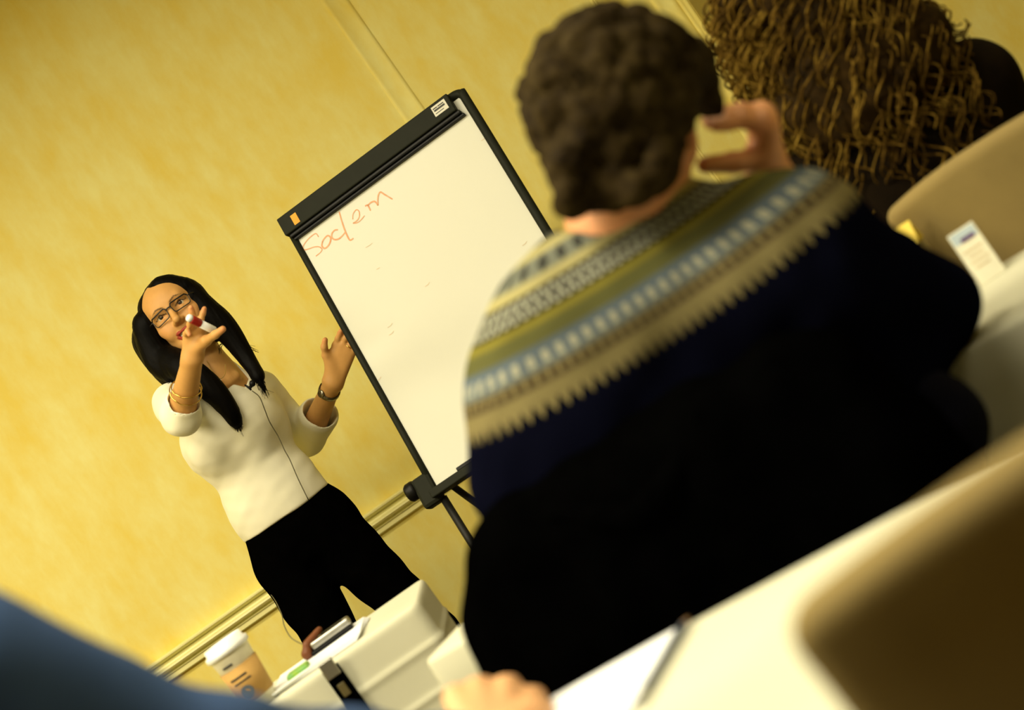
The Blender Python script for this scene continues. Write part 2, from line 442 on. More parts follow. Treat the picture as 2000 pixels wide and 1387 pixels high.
def yoke_material():
    """navy knit with a banded patterned yoke: the bands follow height, the motifs run round the body"""
    t = NT('patterned_navy_knit'); t.b.inputs['Roughness'].default_value = 0.95; t.b.inputs['Specular IOR Level'].default_value = 0.0
    g = t.new('ShaderNodeNewGeometry'); sp = t.new('ShaderNodeSeparateXYZ'); t.lk(g.outputs['Position'], sp.inputs[0])
    x, y, z = sp.outputs
    dx = t.math('SUBTRACT', x, 0.16)
    T = t.math('SUBTRACT', z, t.math('MULTIPLY', t.math('MULTIPLY', dx, dx), 0.229))
    T = t.math('ADD', T, t.math('MULTIPLY', dx, 0.048))
    T = t.math('DIVIDE', t.math('SUBTRACT', T, 0.986), 0.166)
    ang = t.math('ARCTAN2', dx, t.math('SUBTRACT', 2.08, y))
    def tri(freq, ph=0.0):   # triangle wave 0..1
        return t.math('PINGPONG', t.math('MULTIPLY_ADD', ang, freq, ph + 50.0), 1.0)
    nav = lin(0.0022, 0.0025, 0.0075)
    tan = lin(0.21, 0.175, 0.075); brn = lin(0.075, 0.055, 0.026); gry = lin(0.17, 0.18, 0.14); blu = lin(0.10, 0.13, 0.16)
    oli = lin(0.105, 0.105, 0.035); yel = lin(0.20, 0.175, 0.03); crm = lin(0.38, 0.34, 0.15); wht = lin(0.36, 0.36, 0.27); dkg = lin(0.035, 0.035, 0.03)
    base = t.ramp(t.math('DIVIDE', T, 1.4), [(0.0, tan), (0.10 / 1.4, tan), (0.13 / 1.4, brn), (0.20 / 1.4, brn), (0.215 / 1.4, gry),
                  (0.25 / 1.4, blu), (0.36 / 1.4, blu), (0.39 / 1.4, oli), (0.48 / 1.4, oli), (0.50 / 1.4, yel), (0.535 / 1.4, yel), (0.56 / 1.4, nav),
                  (0.71 / 1.4, nav), (0.725 / 1.4, crm), (0.775 / 1.4, crm), (0.80 / 1.4, gry), (0.90 / 1.4, gry), (0.915 / 1.4, crm), (0.955 / 1.4, crm),
                  (0.98 / 1.4, dkg), (1.03 / 1.4, gry), (1.08 / 1.4, gry), (1.12 / 1.4, nav), (1.0, nav)])
    def band(lo, hi):
        return t.math('MULTIPLY', t.math('GREATER_THAN', T, lo), t.math('LESS_THAN', T, hi))
    # light dots in the blue band
    w1 = tri(26.0); m1 = t.math('MULTIPLY', band(0.245, 0.325), t.math('GREATER_THAN', w1, 0.5)); col = t.mix(m1, base, wht)
    # lattice in the navy band
    u = t.math('SUBTRACT', t.math('MULTIPLY', t.math('SUBTRACT', T, 0.555), 6.6), 0.0)
    la = t.math('ABSOLUTE', t.math('SUBTRACT', tri(30.0), t.math('PINGPONG', t.math('MULTIPLY', u, 2.0), 1.0)))
    m2 = t.math('MULTIPLY', band(0.565, 0.70), t.math('LESS_THAN', la, 0.30)); col = t.mix(m2, col, wht)
    # dark diamonds in the grey band
    dm = t.math('ADD', tri(14.0), t.math('MULTIPLY', t.math('ABSOLUTE', t.math('SUBTRACT', T, 0.85)), 9.0))
    m3 = t.math('MULTIPLY', band(0.79, 0.91), t.math('LESS_THAN', dm, 0.55)); col = t.mix(m3, col, dkg)
    m4 = t.math('MULTIPLY', band(0.14, 0.2), t.math('GREATER_THAN', tri(36.0, 0.5), 0.6)); col = t.mix(m4, col, tan)
    # toothed lower edge, everything below it navy
    zig = t.math('MULTIPLY_ADD', tri(36.0, 0.5), 0.11, -0.09)
    below = t.math('LESS_THAN', T, zig); col = t.mix(below, col, nav)
    # front of the body stays the same; sleeves below the yoke are already navy
    st = t.noise(380, 2); col = t.mix(t.math('MULTIPLY', st, 0.45), col, nav)
    t.lk(col, t.b.inputs['Base Color'])
    return t.m
M_YOKE = yoke_material()

# ================================================================== THE ROOM
WALL_Y = 5.2
def structure(o): o['kind'] = 'structure'; return o
def slab(name, lo, hi, m):
    lo, hi = Vector(lo), Vector(hi)
    return structure(box(name, (lo + hi) / 2, hi - lo, m))
CORNER_X = 1.085
slab('floor', (-4.2, -5.0, -0.1), (3.6, 6.0, 0.0), M_CARPET)
slab('ceiling', (-4.2, -5.0, 3.0), (3.6, 6.0, 3.1), M_CEIL)
slab('wall_front', (-4.2, WALL_Y, 0.0), (CORNER_X, WALL_Y + 0.12, 3.0), M_WALL)
slab('wall_alcove', (CORNER_X - 0.12, WALL_Y + 0.42, 0.0), (3.6, WALL_Y + 0.54, 3.0), M_WALL)
slab('wall_left', (-4.3, -5.0, 0.0), (-4.2, 6.0, 3.0), M_WALL)
slab('wall_back', (-4.2, -5.1, 0.0), (3.6, -5.0, 3.0), mat('dark_low_bounce', lin(0.09, 0.055, 0.025), 0.6))  # unseen wall, its dark finish made up to cut bounce light
slab('wall_right', (3.6, -5.0, 0.0), (3.7, 6.0, 3.0), M_WALL)
slab('shading_soffit', (CORNER_X, WALL_Y - 0.15, 2.02), (3.6, WALL_Y + 0.42, 3.0), M_WALL)       # unseen soffit, added to keep the lamp light off the alcove wall
# return of the front wall at the alcove
slab('wall_return', (CORNER_X - 0.12, WALL_Y + 0.12, 0.0), (CORNER_X, WALL_Y + 0.42, 3.0), M_WALL)
def extrude_profile(name, prof, x0, x1, m, smooth=False):
    """prof: (distance proud of the wall, z)"""
    V = []; Fc = []; n = len(prof)
    for x in (x0, x1):
        for d, z in prof: V.append((x, WALL_Y - d, z))
    for i in range(n): Fc.append((i, (i + 1) % n, n + (i + 1) % n, n + i))
    Fc.append(tuple(range(n))[::-1]); Fc.append(tuple(range(n, 2 * n)))
    return structure(link_mesh(name, mesh_from(name, V, Fc, smooth), m))
Z0 = 0.745
rail = [(-0.002, 0), (0.010, 0), (0.012, 0.003), (0.012, 0.016), (0.016, 0.020), (0.010, 0.0235), (0.010, 0.026), (0.022, 0.031), (0.026, 0.037),
        (0.025, 0.0425), (0.015, 0.046), (0.013, 0.052), (0.014, 0.0555), (0.009, 0.058), (0.009, 0.0605), (0.015, 0.062), (0.021, 0.0665),
        (0.027, 0.071), (0.027, 0.0755), (0.022, 0.079), (-0.002, 0.079)]
extrude_profile('trim_1', [(d, Z0 + z) for d, z in [(d * 1.5 if d > 0 else d, z) for d, z in rail]], -4.2, CORNER_X, M_RAIL)
extrude_profile('baseboard_front', [(-0.002, 0), (0.014, 0), (0.014, 0.09), (0.008, 0.105), (-0.002, 0.11)], -4.2, CORNER_X, M_RAIL)
def batten(name, xa, xb, d=0.007, r=0.007):
    prof = [(xa - r, -0.001), (xa - 0.4 * r, d * 0.55), (xa + r * 0.2, d), (xa + r, d * 0.7), ((xa + xb) / 2, d * 0.6), (xb - r, d * 0.7), (xb - r * 0.2, d), (xb + 0.4 * r, d * 0.55), (xb + r, -0.001)]
    V = []; Fc = []; n = len(prof)
    for z in (Z0 + 0.079, 3.0):
        for x, dd in prof: V.append((x, WALL_Y - dd, z))
    for i in range(n - 1): Fc.append((i, i + 1, n + i + 1, n + i))
    Fc.append(tuple(range(n))); Fc.append(tuple(range(n, 2 * n))[::-1])
    return structure(link_mesh(name, mesh_from(name, V, Fc, True), M_WALL))
batten('trim_2', 0.150, 0.212)
batten('trim_3', 0.835, 0.845, 0.005, 0.006)
batten('trim_4', 0.992, 1.045, 0.010, 0.010)
batten('trim_5', 1.058, 1.078, 0.008, 0.006)
# ceiling lamps: recessed troffers that hold the area lights
M_LAMP = NT('lit_diffuser'); M_LAMP.b.inputs['Emission Color'].default_value = (1, 0.86, 0.56, 1); M_LAMP.b.inputs['Emission Strength'].default_value = 3.0; M_LAMP = M_LAMP.m
for i, (l, sx, sy, pw) in enumerate(LIGHTS):
    t = empty('ceiling_lamp', (l[0], l[1], 3.0), 0, ['%s ceiling lamp panel of the %s row' % (a, b) for b in ('rear', 'front') for a in ('left', 'middle', 'right')][i], 'lamp', 'ceiling lamp panels')
    bm = bmesh.new()
    for sxx in (-1, 1): bm_box(bm, (l[0] + sxx * (sx / 2 + 0.015), l[1], 2.985), (0.03, sy + 0.06, 0.03))
    for syy in (-1, 1): bm_box(bm, (l[0], l[1] + syy * (sy / 2 + 0.015), 2.985), (sx, 0.03, 0.03))
    from_bm('lamp_frame', bm, M_WHITEPL, t)
    box('diffuser', (l[0], l[1], 2.993), (sx, sy, 0.01), M_LAMP, t)

# ================================================================== FLIP CHART EASEL
TL = Vector((-0.2937, 4.38, 1.627)); YAW, LEAN, BW, BH = math.radians(14), math.radians(18), 0.599, 0.847
bx = Vector((math.cos(YAW), -math.sin(YAW), 0)); bnh = Vector((math.sin(YAW), math.cos(YAW), 0))
bz = Vector((0, 0, 1)) * math.cos(LEAN) + bnh * math.sin(LEAN)
bn = bz.cross(bx) * -1            # pointing to the viewer
if bn.y > 0: bn = -bn
BM = Matrix.Identity(4)           # board frame: x right, y up, z out to the viewer, origin at the top left corner
for i in range(3): BM[i][0] = bx[i]; BM[i][1] = bz[i]; BM[i][2] = bn[i]; BM[i][3] = TL[i]
easel = empty('flip_chart_easel', (TL.x + 0.3, TL.y - 0.05, 0), 0, 'whiteboard easel on tripod legs with dark clamp bar and faint red handwriting', 'easel')
def bbox_part(name, x0, x1, y0, y1, z0, z1, m, bev=0.002, parent=easel):
    return box(name, ((x0 + x1) / 2, (y0 + y1) / 2, (z0 + z1) / 2), (x1 - x0, y1 - y0, z1 - z0), m, parent, BM, bev)
bbox_part('board', 0.012, BW - 0.016, -BH + 0.012, -0.02, -0.006, 0.0, M_BOARD, 0.0)
tube('side_rail', [BM @ Vector((0.007, -0.03, 0.0)), BM @ Vector((0.007, -BH * 0.5, 0.0)), BM @ Vector((0.007, -BH + 0.005, 0.0))], 0.0095, M_FRAME, easel, n=3)
tube('side_rail', [BM @ Vector((BW - 0.06, -0.006, -0.004)), BM @ Vector((BW - 0.028, -0.007, -0.004)), BM @ Vector((BW - 0.012, -0.018, -0.002)), BM @ Vector((BW - 0.009, -0.045, 0)),
      BM @ Vector((BW - 0.009, -BH * 0.5, 0)), BM @ Vector((BW - 0.009, -BH, 0))], 0.0125, M_FRAME, easel, n=6)
clamp = bbox_part('clamp_bar', -0.002, BW - 0.040, -0.053, 0.0, 0.0, 0.026, M_FRAME, 0.003)
bbox_part('clamp_lip', 0.006, BW - 0.034, -0.064, -0.0535, 0.0, 0.020, M_BLACKPL, 0.003)
bbox_part('clamp_lip', 0.010, BW - 0.030, -0.072, -0.0645, 0.0, 0.012, M_BLACKPL, 0.002)
tag(bbox_part('orange_sticker', 0.036, 0.054, -0.045, -0.016, 0.0261, 0.0267, M_ORANGE, 0.0, clamp), 'small orange sticker on the clamp bar')
lab = tag(bbox_part('maker_label', BW - 0.094, BW - 0.052, -0.037, -0.009, 0.0261, 0.0267, M_SILVER, 0.0, clamp), 'silver printed label at the end of the clamp bar')
# print on the label belongs to the clamp bar (third level)
bm = bmesh.new()
for k, (a, b, yy, hh) in enumerate([(0.003, 0.016, -0.014, 0.003), (0.018, 0.036, -0.014, 0.003), (0.004, 0.037, -0.020, 0.005), (0.004, 0.030, -0.0285, 0.002)]):
    bm_box(bm, (BW - 0.094 + (a + b) / 2, yy - 0.002, 0.0269), (b - a, hh, 0.0003), BM)
from_bm('label_print', bm, M_INKDARK, clamp)
tray = bbox_part('pen_tray', 0.0, BW, -BH - 0.008, -BH + 0.014, -0.004, 0.032, M_FRAME, 0.003)
bbox_part('tray_lip', 0.09, 0.15, -BH + 0.014, -BH + 0.024, 0.012, 0.026, M_BLACKPL, 0.002, tray)
bbox_part('tray_lip', 0.22, 0.40, -BH + 0.014, -BH + 0.021, 0.012, 0.026, M_BLACKPL, 0.002, tray)
# pivot knob, bracket and legs at the lower corners
for sx, xs in ((-1, 0.0), (1, BW)):
    br = bbox_part('pivot_bracket', xs - (0.040 if sx < 0 else 0.022), xs + (0.016 if sx < 0 else 0.04), -BH - 0.018, -BH + 0.066, -0.030, 0.010, M_FRAME, 0.010)
    kp = BM @ Vector((xs + sx * 0.036, -BH + 0.045, -0.01)); kd = (bx * sx)
    q = kd.to_track_quat('Z', 'Y').to_matrix().to_4x4(); q.translation = kp
    lathe('pivot_knob', [(0.0, -0.002), (0.022, 0.0), (0.025, 0.006), (0.025, 0.022), (0.021, 0.028), (0.0, 0.029)], M_BLACKPL, br, q, 20)
def leg(a, b, r=0.0105):
    g = tube('leg', [a, (Vector(a) + Vector(b)) / 2, b], r, M_DARKMETAL, easel, n=2)
    lathe('rubber_foot', [(0.0, 0.0), (0.016, 0.0), (0.016, 0.03), (0.0125, 0.04), (0.0, 0.041)], M_BLACKPL, g, Matrix.Translation((b[0], b[1], 0.0)), 14)
hubL = BM @ Vector((0.012, -BH - 0.01, -0.012)); hubR = BM @ Vector((BW - 0.012, -BH - 0.01, -0.012))
fL = Vector((hubL.x - 0.035, hubL.y - 0.12, 0.02)); fR = Vector((hubR.x + 0.06, hubR.y - 0.12, 0.02))
leg(hubL, fL); leg(hubR, fR)
mid = (hubL + hubR) / 2 + Vector((0.02, 0.42, 0)); mid.z = 0.02
leg(hubL + Vector((0.03, 0.02, 0.02)), mid + Vector((-0.03, 0, 0)), 0.009)
leg(hubR + Vector((-0.03, 0.02, 0.02)), mid + Vector((0.03, 0, 0)), 0.009)
# handwriting: every stroke is a flat ribbon of ink lying on the board
def on_board(px, py, lift=0.0006):
    a = (px - W_PX / 2) / F_PX; b = (py - H_PX / 2) / F_PX
    r = FW + CX * a - CY * b
    t = (TL - CAM).dot(bn) / r.dot(bn)
    return CAM + r * t + bn * lift
def ribbon(name, pts, wd, m, parent):
    path = catmull([on_board(x, y) for x, y in pts], 6)
    tan = np.gradient(path, axis=0); tan /= np.linalg.norm(tan, axis=1)[:, None] + 1e-9
    side = np.cross(tan, A(bn)); n = len(path)
    ww = wd * (0.75 + 0.25 * np.sin(np.linspace(0.3, 2.8, n)))[:, None]
    V = np.concatenate([path - side * ww, path + side * ww]); Fc = [(i, i + 1, n + i + 1, n + i) for i in range(n - 1)]
    return link_mesh(name, mesh_from(name, V, Fc, False), m, parent)
def crop(pts): return [(560 + x / 7.704, 350 + y / 7.704) for x, y in pts]
strokes = [
    [(480, 870), (440, 820), (370, 860), (300, 930), (250, 1010), (262, 1062), (330, 1050), (420, 1020), (490, 1020), (530, 1055), (510, 1100), (440, 1160)],
    [(535, 945), (570, 890), (620, 850), (662, 885), (650, 960), (605, 1025), (562, 1040), (530, 1000), (540, 935)],
    [(772, 762), (722, 770), (682, 820), (682, 880), (725, 910), (785, 898), (840, 850), (882, 800)],
    [(790, 490), (832, 640), (880, 780), (920, 870), (955, 918), (1005, 890)],
    [(995, 605), (1000, 525), (1048, 462), (1090, 490), (1092, 570), (1050, 632), (1000, 662), (1062, 655), (1122, 610), (1172, 548)],
    [(1180, 405), (1222, 395), (1262, 475)],
    [(1215, 402), (1262, 356), (1318, 335), (1350, 358), (1372, 398)],
    [(1376, 398), (1372, 300), (1384, 230), (1415, 196), (1480, 236), (1592, 302)]]
for k, s in enumerate(strokes):
    ribbon('handwriting_stroke', crop(s), 0.0022 if k in (1, 2, 3, 5, 6, 7) else 0.0015, M_INK, easel)
for s in [[(1185, 1030), (1240, 1000), (1290, 960)], [(1350, 1360), (1400, 1330)]]: ribbon('ink_smudge', crop(s), 0.0010, M_INK2, easel)
for (x, y) in [(757, 640), (760, 655), (830, 560), (940, 275), (1020, 480), (735, 745)]:
    ribbon('ink_smudge', [(x, y), (x + 6, y - 4), (x + 9, y - 9)], 0.0011, M_INK2, easel)

# ================================================================== TABLES AND CLOTHS
def perimeter(L, Wd, r, n=240):
    pts = []; hx, hy = L / 2 - r, Wd / 2 - r
    segs = [((hx, -Wd / 2), (-hx, -Wd / 2)), ((-L / 2, -hy), (-L / 2, hy)), ((-hx, Wd / 2), (hx, Wd / 2)), ((L / 2, hy), (L / 2, -hy))]
    cs = [((-hx, -hy), -90, -180), ((-hx, hy), 180, 90), ((hx, hy), 90, 0), ((hx, -hy), 0, -90)]
    for (a, b), (c, s0, s1) in zip(segs, cs):
        ln = math.hypot(b[0] - a[0], b[1] - a[1]); m = max(2, int(n * ln / (2 * (L + Wd))))
        for i in range(m): t = i / m; pts.append((a[0] + (b[0] - a[0]) * t, a[1] + (b[1] - a[1]) * t))
        for i in range(6): t = math.radians(s0 + (s1 - s0) * i / 6); pts.append((c[0] + r * math.cos(t), c[1] + r * math.sin(t)))
    return np.array(pts)
def table(cx, cy, yaw, L, Wd, tlabel, clabel, drop=0.55, seed=1, top=0.74, wave=0.012, corner=0.02, creases=()):
    t = empty('banquet_table', (cx, cy, 0), yaw, tlabel, 'table', 'cloth covered tables')
    box('tabletop', (0, 0, top - 0.014), (L - 0.008, Wd - 0.008, 0.022), mat_wood, t, None, 0.004, world=False)
    for sx in (-1, 1):
        for sy in (-1, 1):
            bm = bmesh.new(); bm_box(bm, (sx * (L / 2 - 0.12), sy * (Wd / 2 - 0.05), (top - 0.025) / 2), (0.028, 0.028, top - 0.025), None, 0.004)
            from_bm('leg', bm, M_DARKMETAL, t, world=False)
    rs = np.random.RandomState(seed)
    base = perimeter(L, Wd, corner); n = len(base)
    cen = base * 0
    nx = base - np.stack([np.clip(base[:, 0], -L / 2 + corner, L / 2 - corner), np.clip(base[:, 1], -Wd / 2 + corner, Wd / 2 - corner)], 1)
    # outward direction
    nrm = nx / (np.linalg.norm(nx, axis=1)[:, None] + 1e-9)
    s = np.concatenate([[0], np.cumsum(np.linalg.norm(np.diff(base, axis=0), axis=1))])
    tot = s[-1] + 0.01; ph = rs.uniform(0, 6.28, 6); fr = rs.randint(5, 26, 6)
    wv = sum(np.sin(2 * math.pi * fr[i] * s / tot + ph[i]) for i in range(6)) / 6
    rows = []
    rows.append(np.column_stack([base * 0.5, np.full(n, top)])); rows.append(np.column_stack([base - nrm * 0.006, np.full(n, top)]))
    rows.append(np.column_stack([base - nrm * 0.001, np.full(n, top - 0.0012)])); rows.append(np.column_stack([base + nrm * 0.002, np.full(n, top - 0.007)]))
    nr = 90 if creases else 11
    for k in range(1, nr + 1):
        d = drop * k / nr
        o = 0.003 + (0.006 + wave * wv * 2.2) * (d / drop) ** 0.8 + wave * 0.6 * (d / drop)
        o = o + sum(0.0045 * math.exp(-((d - cr) / 0.006) ** 2) for cr in creases)
        rows.append(np.column_stack([base + nrm * o[:, None], np.full(n, top - 0.007 - d)]))
    V = np.concatenate(rows + [np.array([[0, 0, top]])]); Fc = []
    for r in range(len(rows) - 1):
        for i in range(n): j = (i + 1) % n; Fc.append((r * n + i, r * n + j, (r + 1) * n + j, (r + 1) * n + i))
    for i in range(n): Fc.append((len(V) - 1, (i + 1) % n, i))
    me = mesh_from('tablecloth', V, Fc)
    o = link_mesh('tablecloth', me, M_CLOTH); o.location = (cx, cy, 0.0008); o.rotation_euler = (0, 0, yaw)
    tag(o, clabel, 'tablecloth', 'white tablecloths')
    return t
mat_wood = mat('table_laminate', lin(0.25, 0.16, 0.08), 0.5)
TY = math.radians(-28)
td = Vector((math.cos(TY), math.sin(TY), 0)); tn = Vector((-math.sin(TY), math.cos(TY), 0))
# nearest table: far edge through (-0.173, 1.785)
c1 = Vector((-0.173, 1.785, 0)) + td * 0.42 - tn * 0.23
table(c1.x, c1.y, TY, 1.83, 0.46, 'narrow banquet table nearest the camera, under a white cloth', 'white cloth on the nearest table, with notepaper and a pencil on it', seed=2)
# the table of the man in the patterned sweater: near left corner at (-0.379, 2.51)
c2 = Vector((-0.379, 2.51, 0)) + td * 0.915 + tn * 0.23
table(c2.x, c2.y, TY, 1.83, 0.46, 'narrow banquet table the man in the patterned sweater leans on', 'white cloth on the table under the elbow of the man in the patterned sweater', seed=5)
# table in front of the presenter
table(-0.425 - 0.76, 3.355, 0, 1.52, 0.30, 'narrow banquet table in front of the standing presenter', 'white creased cloth on the table with the paper cup, in front of the presenter', seed=9, wave=0.006, creases=(0.075, 0.16, 0.30))
def onz(px, py, z):
    a = (px - W_PX / 2) / F_PX; b = (py - H_PX / 2) / F_PX
    r = FW + CX * a - CY * b
    return CAM + r * ((z - CAM.z) / r.z)

# ================================================================== CHAIRS
def chair_parts(t):
    bm = bmesh.new()
    nx, nz = 16, 16
    bm_box(bm, (0, -0.2, 0.66), (0.44, 0.055, 0.44), None, 0.022, 4)
    bmesh.ops.subdivide_edges(bm, edges=[e for e in bm.edges if e.calc_length() > 0.2], cuts=10, use_grid_fill=True)
    for v in bm.verts:
        k = max(0.0, (v.co.z - 0.6) / 0.28)
        v.co.z -= 0.022 * k * (abs(v.co.x) / 0.22) ** 2.2
        v.co.y -= 0.05 * k * k
        v.co.y += 0.035 * (v.co.x / 0.22) ** 2
        v.co.y -= 0.006 * math.exp(-((v.co.x + 0.02) / 0.008) ** 2) * (1 if v.co.y < -0.2 else 0)
    back = from_bm('backrest', bm, M_KHAKI, t, True, world=False)
    bm = bmesh.new(); bm_box(bm, (0, 0.02, 0.445), (0.44, 0.42, 0.07), None, 0.025, 4)
    seat = from_bm('seat', bm, M_KHAKI, t, True, world=False)
    for sx in (-1, 1):
        tube('leg', [(sx * 0.19, 0.2, 0.42), (sx * 0.2, 0.215, 0.2), (sx * 0.205, 0.22, 0.0)], 0.011, M_DARKMETAL, t, n=3, world=False)
        tube('leg', [(sx * 0.19, -0.19, 0.47), (sx * 0.195, -0.2, 0.2), (sx * 0.2, -0.23, 0.0)], 0.011, M_DARKMETAL, t, n=3, world=False)
def chair_at(back_c, yaw, label, src=None):
    fr = Vector((-math.sin(yaw), math.cos(yaw), 0)); loc = Vector((back_c[0], back_c[1], 0)) + fr * 0.2
    t = empty('banquet_chair', loc, yaw, label, 'chair', 'khaki covered chairs')
    if src is None: chair_parts(t)
    else:
        for c in src.children:
            o = c.copy(); COL.objects.link(o); o.parent = t
    return t
YAW_N = math.radians(-14)
ch0 = chair_at((0.252, 0.875), YAW_N, 'khaki covered chair nearest the camera, at the lower right')
ch1 = chair_at((0.06, 1.86), TY, 'chair under the black jacket, behind the man in the patterned sweater', ch0)
ch2 = chair_at((0.617 + 0.22 * math.cos(math.radians(37)), 2.63 - 0.22 * math.sin(math.radians(37))), math.radians(-37), 'khaki covered chair behind the curly haired person, beside the white name card', ch0)
ch2.scale.z = 1.035; ch0.scale.z = 1.035
ch3 = chair_at((-0.62, 1.02), TY, 'chair that the person in the blue shirt sits on', ch0)

# ================================================================== HEADS AND HANDS
def head_frame(eye_pt, tilt, pitch, yaw, front_off=0.082):
    """columns: right (as seen from the front), front, up; origin between the eyes inside the head"""
    f = Vector((math.sin(yaw), -math.cos(yaw), 0)); up = Vector((0, 0, 1)); r = Vector((math.cos(yaw), math.sin(yaw), 0))
    up2 = up * math.cos(tilt) - r * math.sin(tilt); r2 = r * math.cos(tilt) + up * math.sin(tilt)
    f3 = f * math.cos(pitch) + up2 * math.sin(pitch); up3 = up2 * math.cos(pitch) - f * math.sin(pitch)
    Mx = Matrix.Identity(4); o = Vector(eye_pt) - f3 * front_off
    for i in range(3): Mx[i][0] = r2[i]; Mx[i][1] = f3[i]; Mx[i][2] = up3[i]; Mx[i][3] = o[i]
    return Mx
def head_prims(Mx, s=1.0, smile=True, ears=True):
    R = Mx.to_3x3()
    T = lambda x, y, z: Mx @ Vector((x * s, y * s, z * s))
    E = lambda c, r, k=0.02, sub=False: ell(T(*c), [q * s for q in r], R, k, sub)
    Cp = lambda a, b, ra, rb, k=0.02, sub=False: cap(T(*a), T(*b), ra * s, rb * s, k, sub)
    pr = [E((0, -0.014, 0.028), (0.073, 0.094, 0.078)), E((0, 0.030, 0.024), (0.064, 0.060, 0.060), 0.03), E((0, 0.026, -0.038), (0.058, 0.058, 0.078), 0.03)]
    for q in (-1, 1):
        pr += [Cp((q * 0.050, -0.005, -0.045), (q * 0.018, 0.062, -0.100), 0.020, 0.016, 0.03),
               E((q * 0.040, 0.056, -0.030), (0.024, 0.022, 0.019), 0.022), E((q * 0.033, 0.064, -0.048), (0.018, 0.018, 0.016), 0.018)]
    pr += [E((0, 0.072, -0.101), (0.021, 0.017, 0.016), 0.02),
           Cp((-0.036, 0.074, 0.020), (0.036, 0.074, 0.020), 0.011, 0.011, 0.016)]
    for q in (-1, 1): pr += [E((q * 0.031, 0.094, 0.000), (0.019, 0.016, 0.011), 0.014, True)]
    pr += [Cp((0, 0.080, 0.010), (0, 0.104, -0.032), 0.0065, 0.0095, 0.012), E((0, 0.104, -0.034), (0.0095, 0.010, 0.0085), 0.006)]
    for q in (-1, 1):
        pr += [E((q * 0.0105, 0.092, -0.038), (0.0070, 0.010, 0.0066), 0.007), E((q * 0.0062, 0.103, -0.0445), (0.0034, 0.0046, 0.0030), 0.003, True)]
        # eyelids
        pr += [Cp((q * 0.045, 0.070, 0.0005), (q * 0.032, 0.0815, 0.0082), 0.0030, 0.0032, 0.004), Cp((q * 0.032, 0.0815, 0.0082), (q * 0.018, 0.0775, 0.0015), 0.0036, 0.003, 0.004),
               Cp((q * 0.045, 0.070, -0.0005), (q * 0.031, 0.0795, -0.0076), 0.0028, 0.0028, 0.004), Cp((q * 0.031, 0.0795, -0.0076), (q * 0.018, 0.0775, -0.001), 0.003, 0.003, 0.004)]
        if ears:
            pr += [E((q * 0.074, -0.012, -0.012), (0.008, 0.018, 0.030), 0.008), E((q * 0.080, -0.006, -0.012), (0.005, 0.010, 0.018), 0.004, True)]
    # mouth
    if smile:
        pr += [E((0, 0.086, -0.0725), (0.0325, 0.026, 0.0105), 0.003, True)]
        up = [(-0.0345, 0.0640, -0.0585), (-0.020, 0.0835, -0.0622), (-0.005, 0.0905, -0.0632), (0.005, 0.0905, -0.0632), (0.020, 0.0835, -0.0622), (0.0345, 0.0640, -0.0585)]
        dn = [(-0.0345, 0.0640, -0.0590), (-0.022, 0.0800, -0.0765), (-0.007, 0.0868, -0.0855), (0.007, 0.0868, -0.0855), (0.022, 0.0800, -0.0765), (0.0345, 0.0640, -0.0590)]
    else:
        up = [(-0.024, 0.076, -0.0685), (0, 0.091, -0.066), (0.024, 0.076, -0.0685)]; dn = [(-0.022, 0.076, -0.0715), (0, 0.089, -0.074), (0.022, 0.076, -0.0715)]
    for ch, r in ((up, (0.0020, 0.0034, 0.0036, 0.0036, 0.0034, 0.0020)), (dn, (0.0020, 0.0036, 0.0044, 0.0044, 0.0036, 0.0020))):
        for i in range(len(ch) - 1): pr.append(Cp(ch[i], ch[i + 1], r[i], r[i + 1], 0.004))
    lips = [T(*p) for p in up + dn]
    return pr, lips
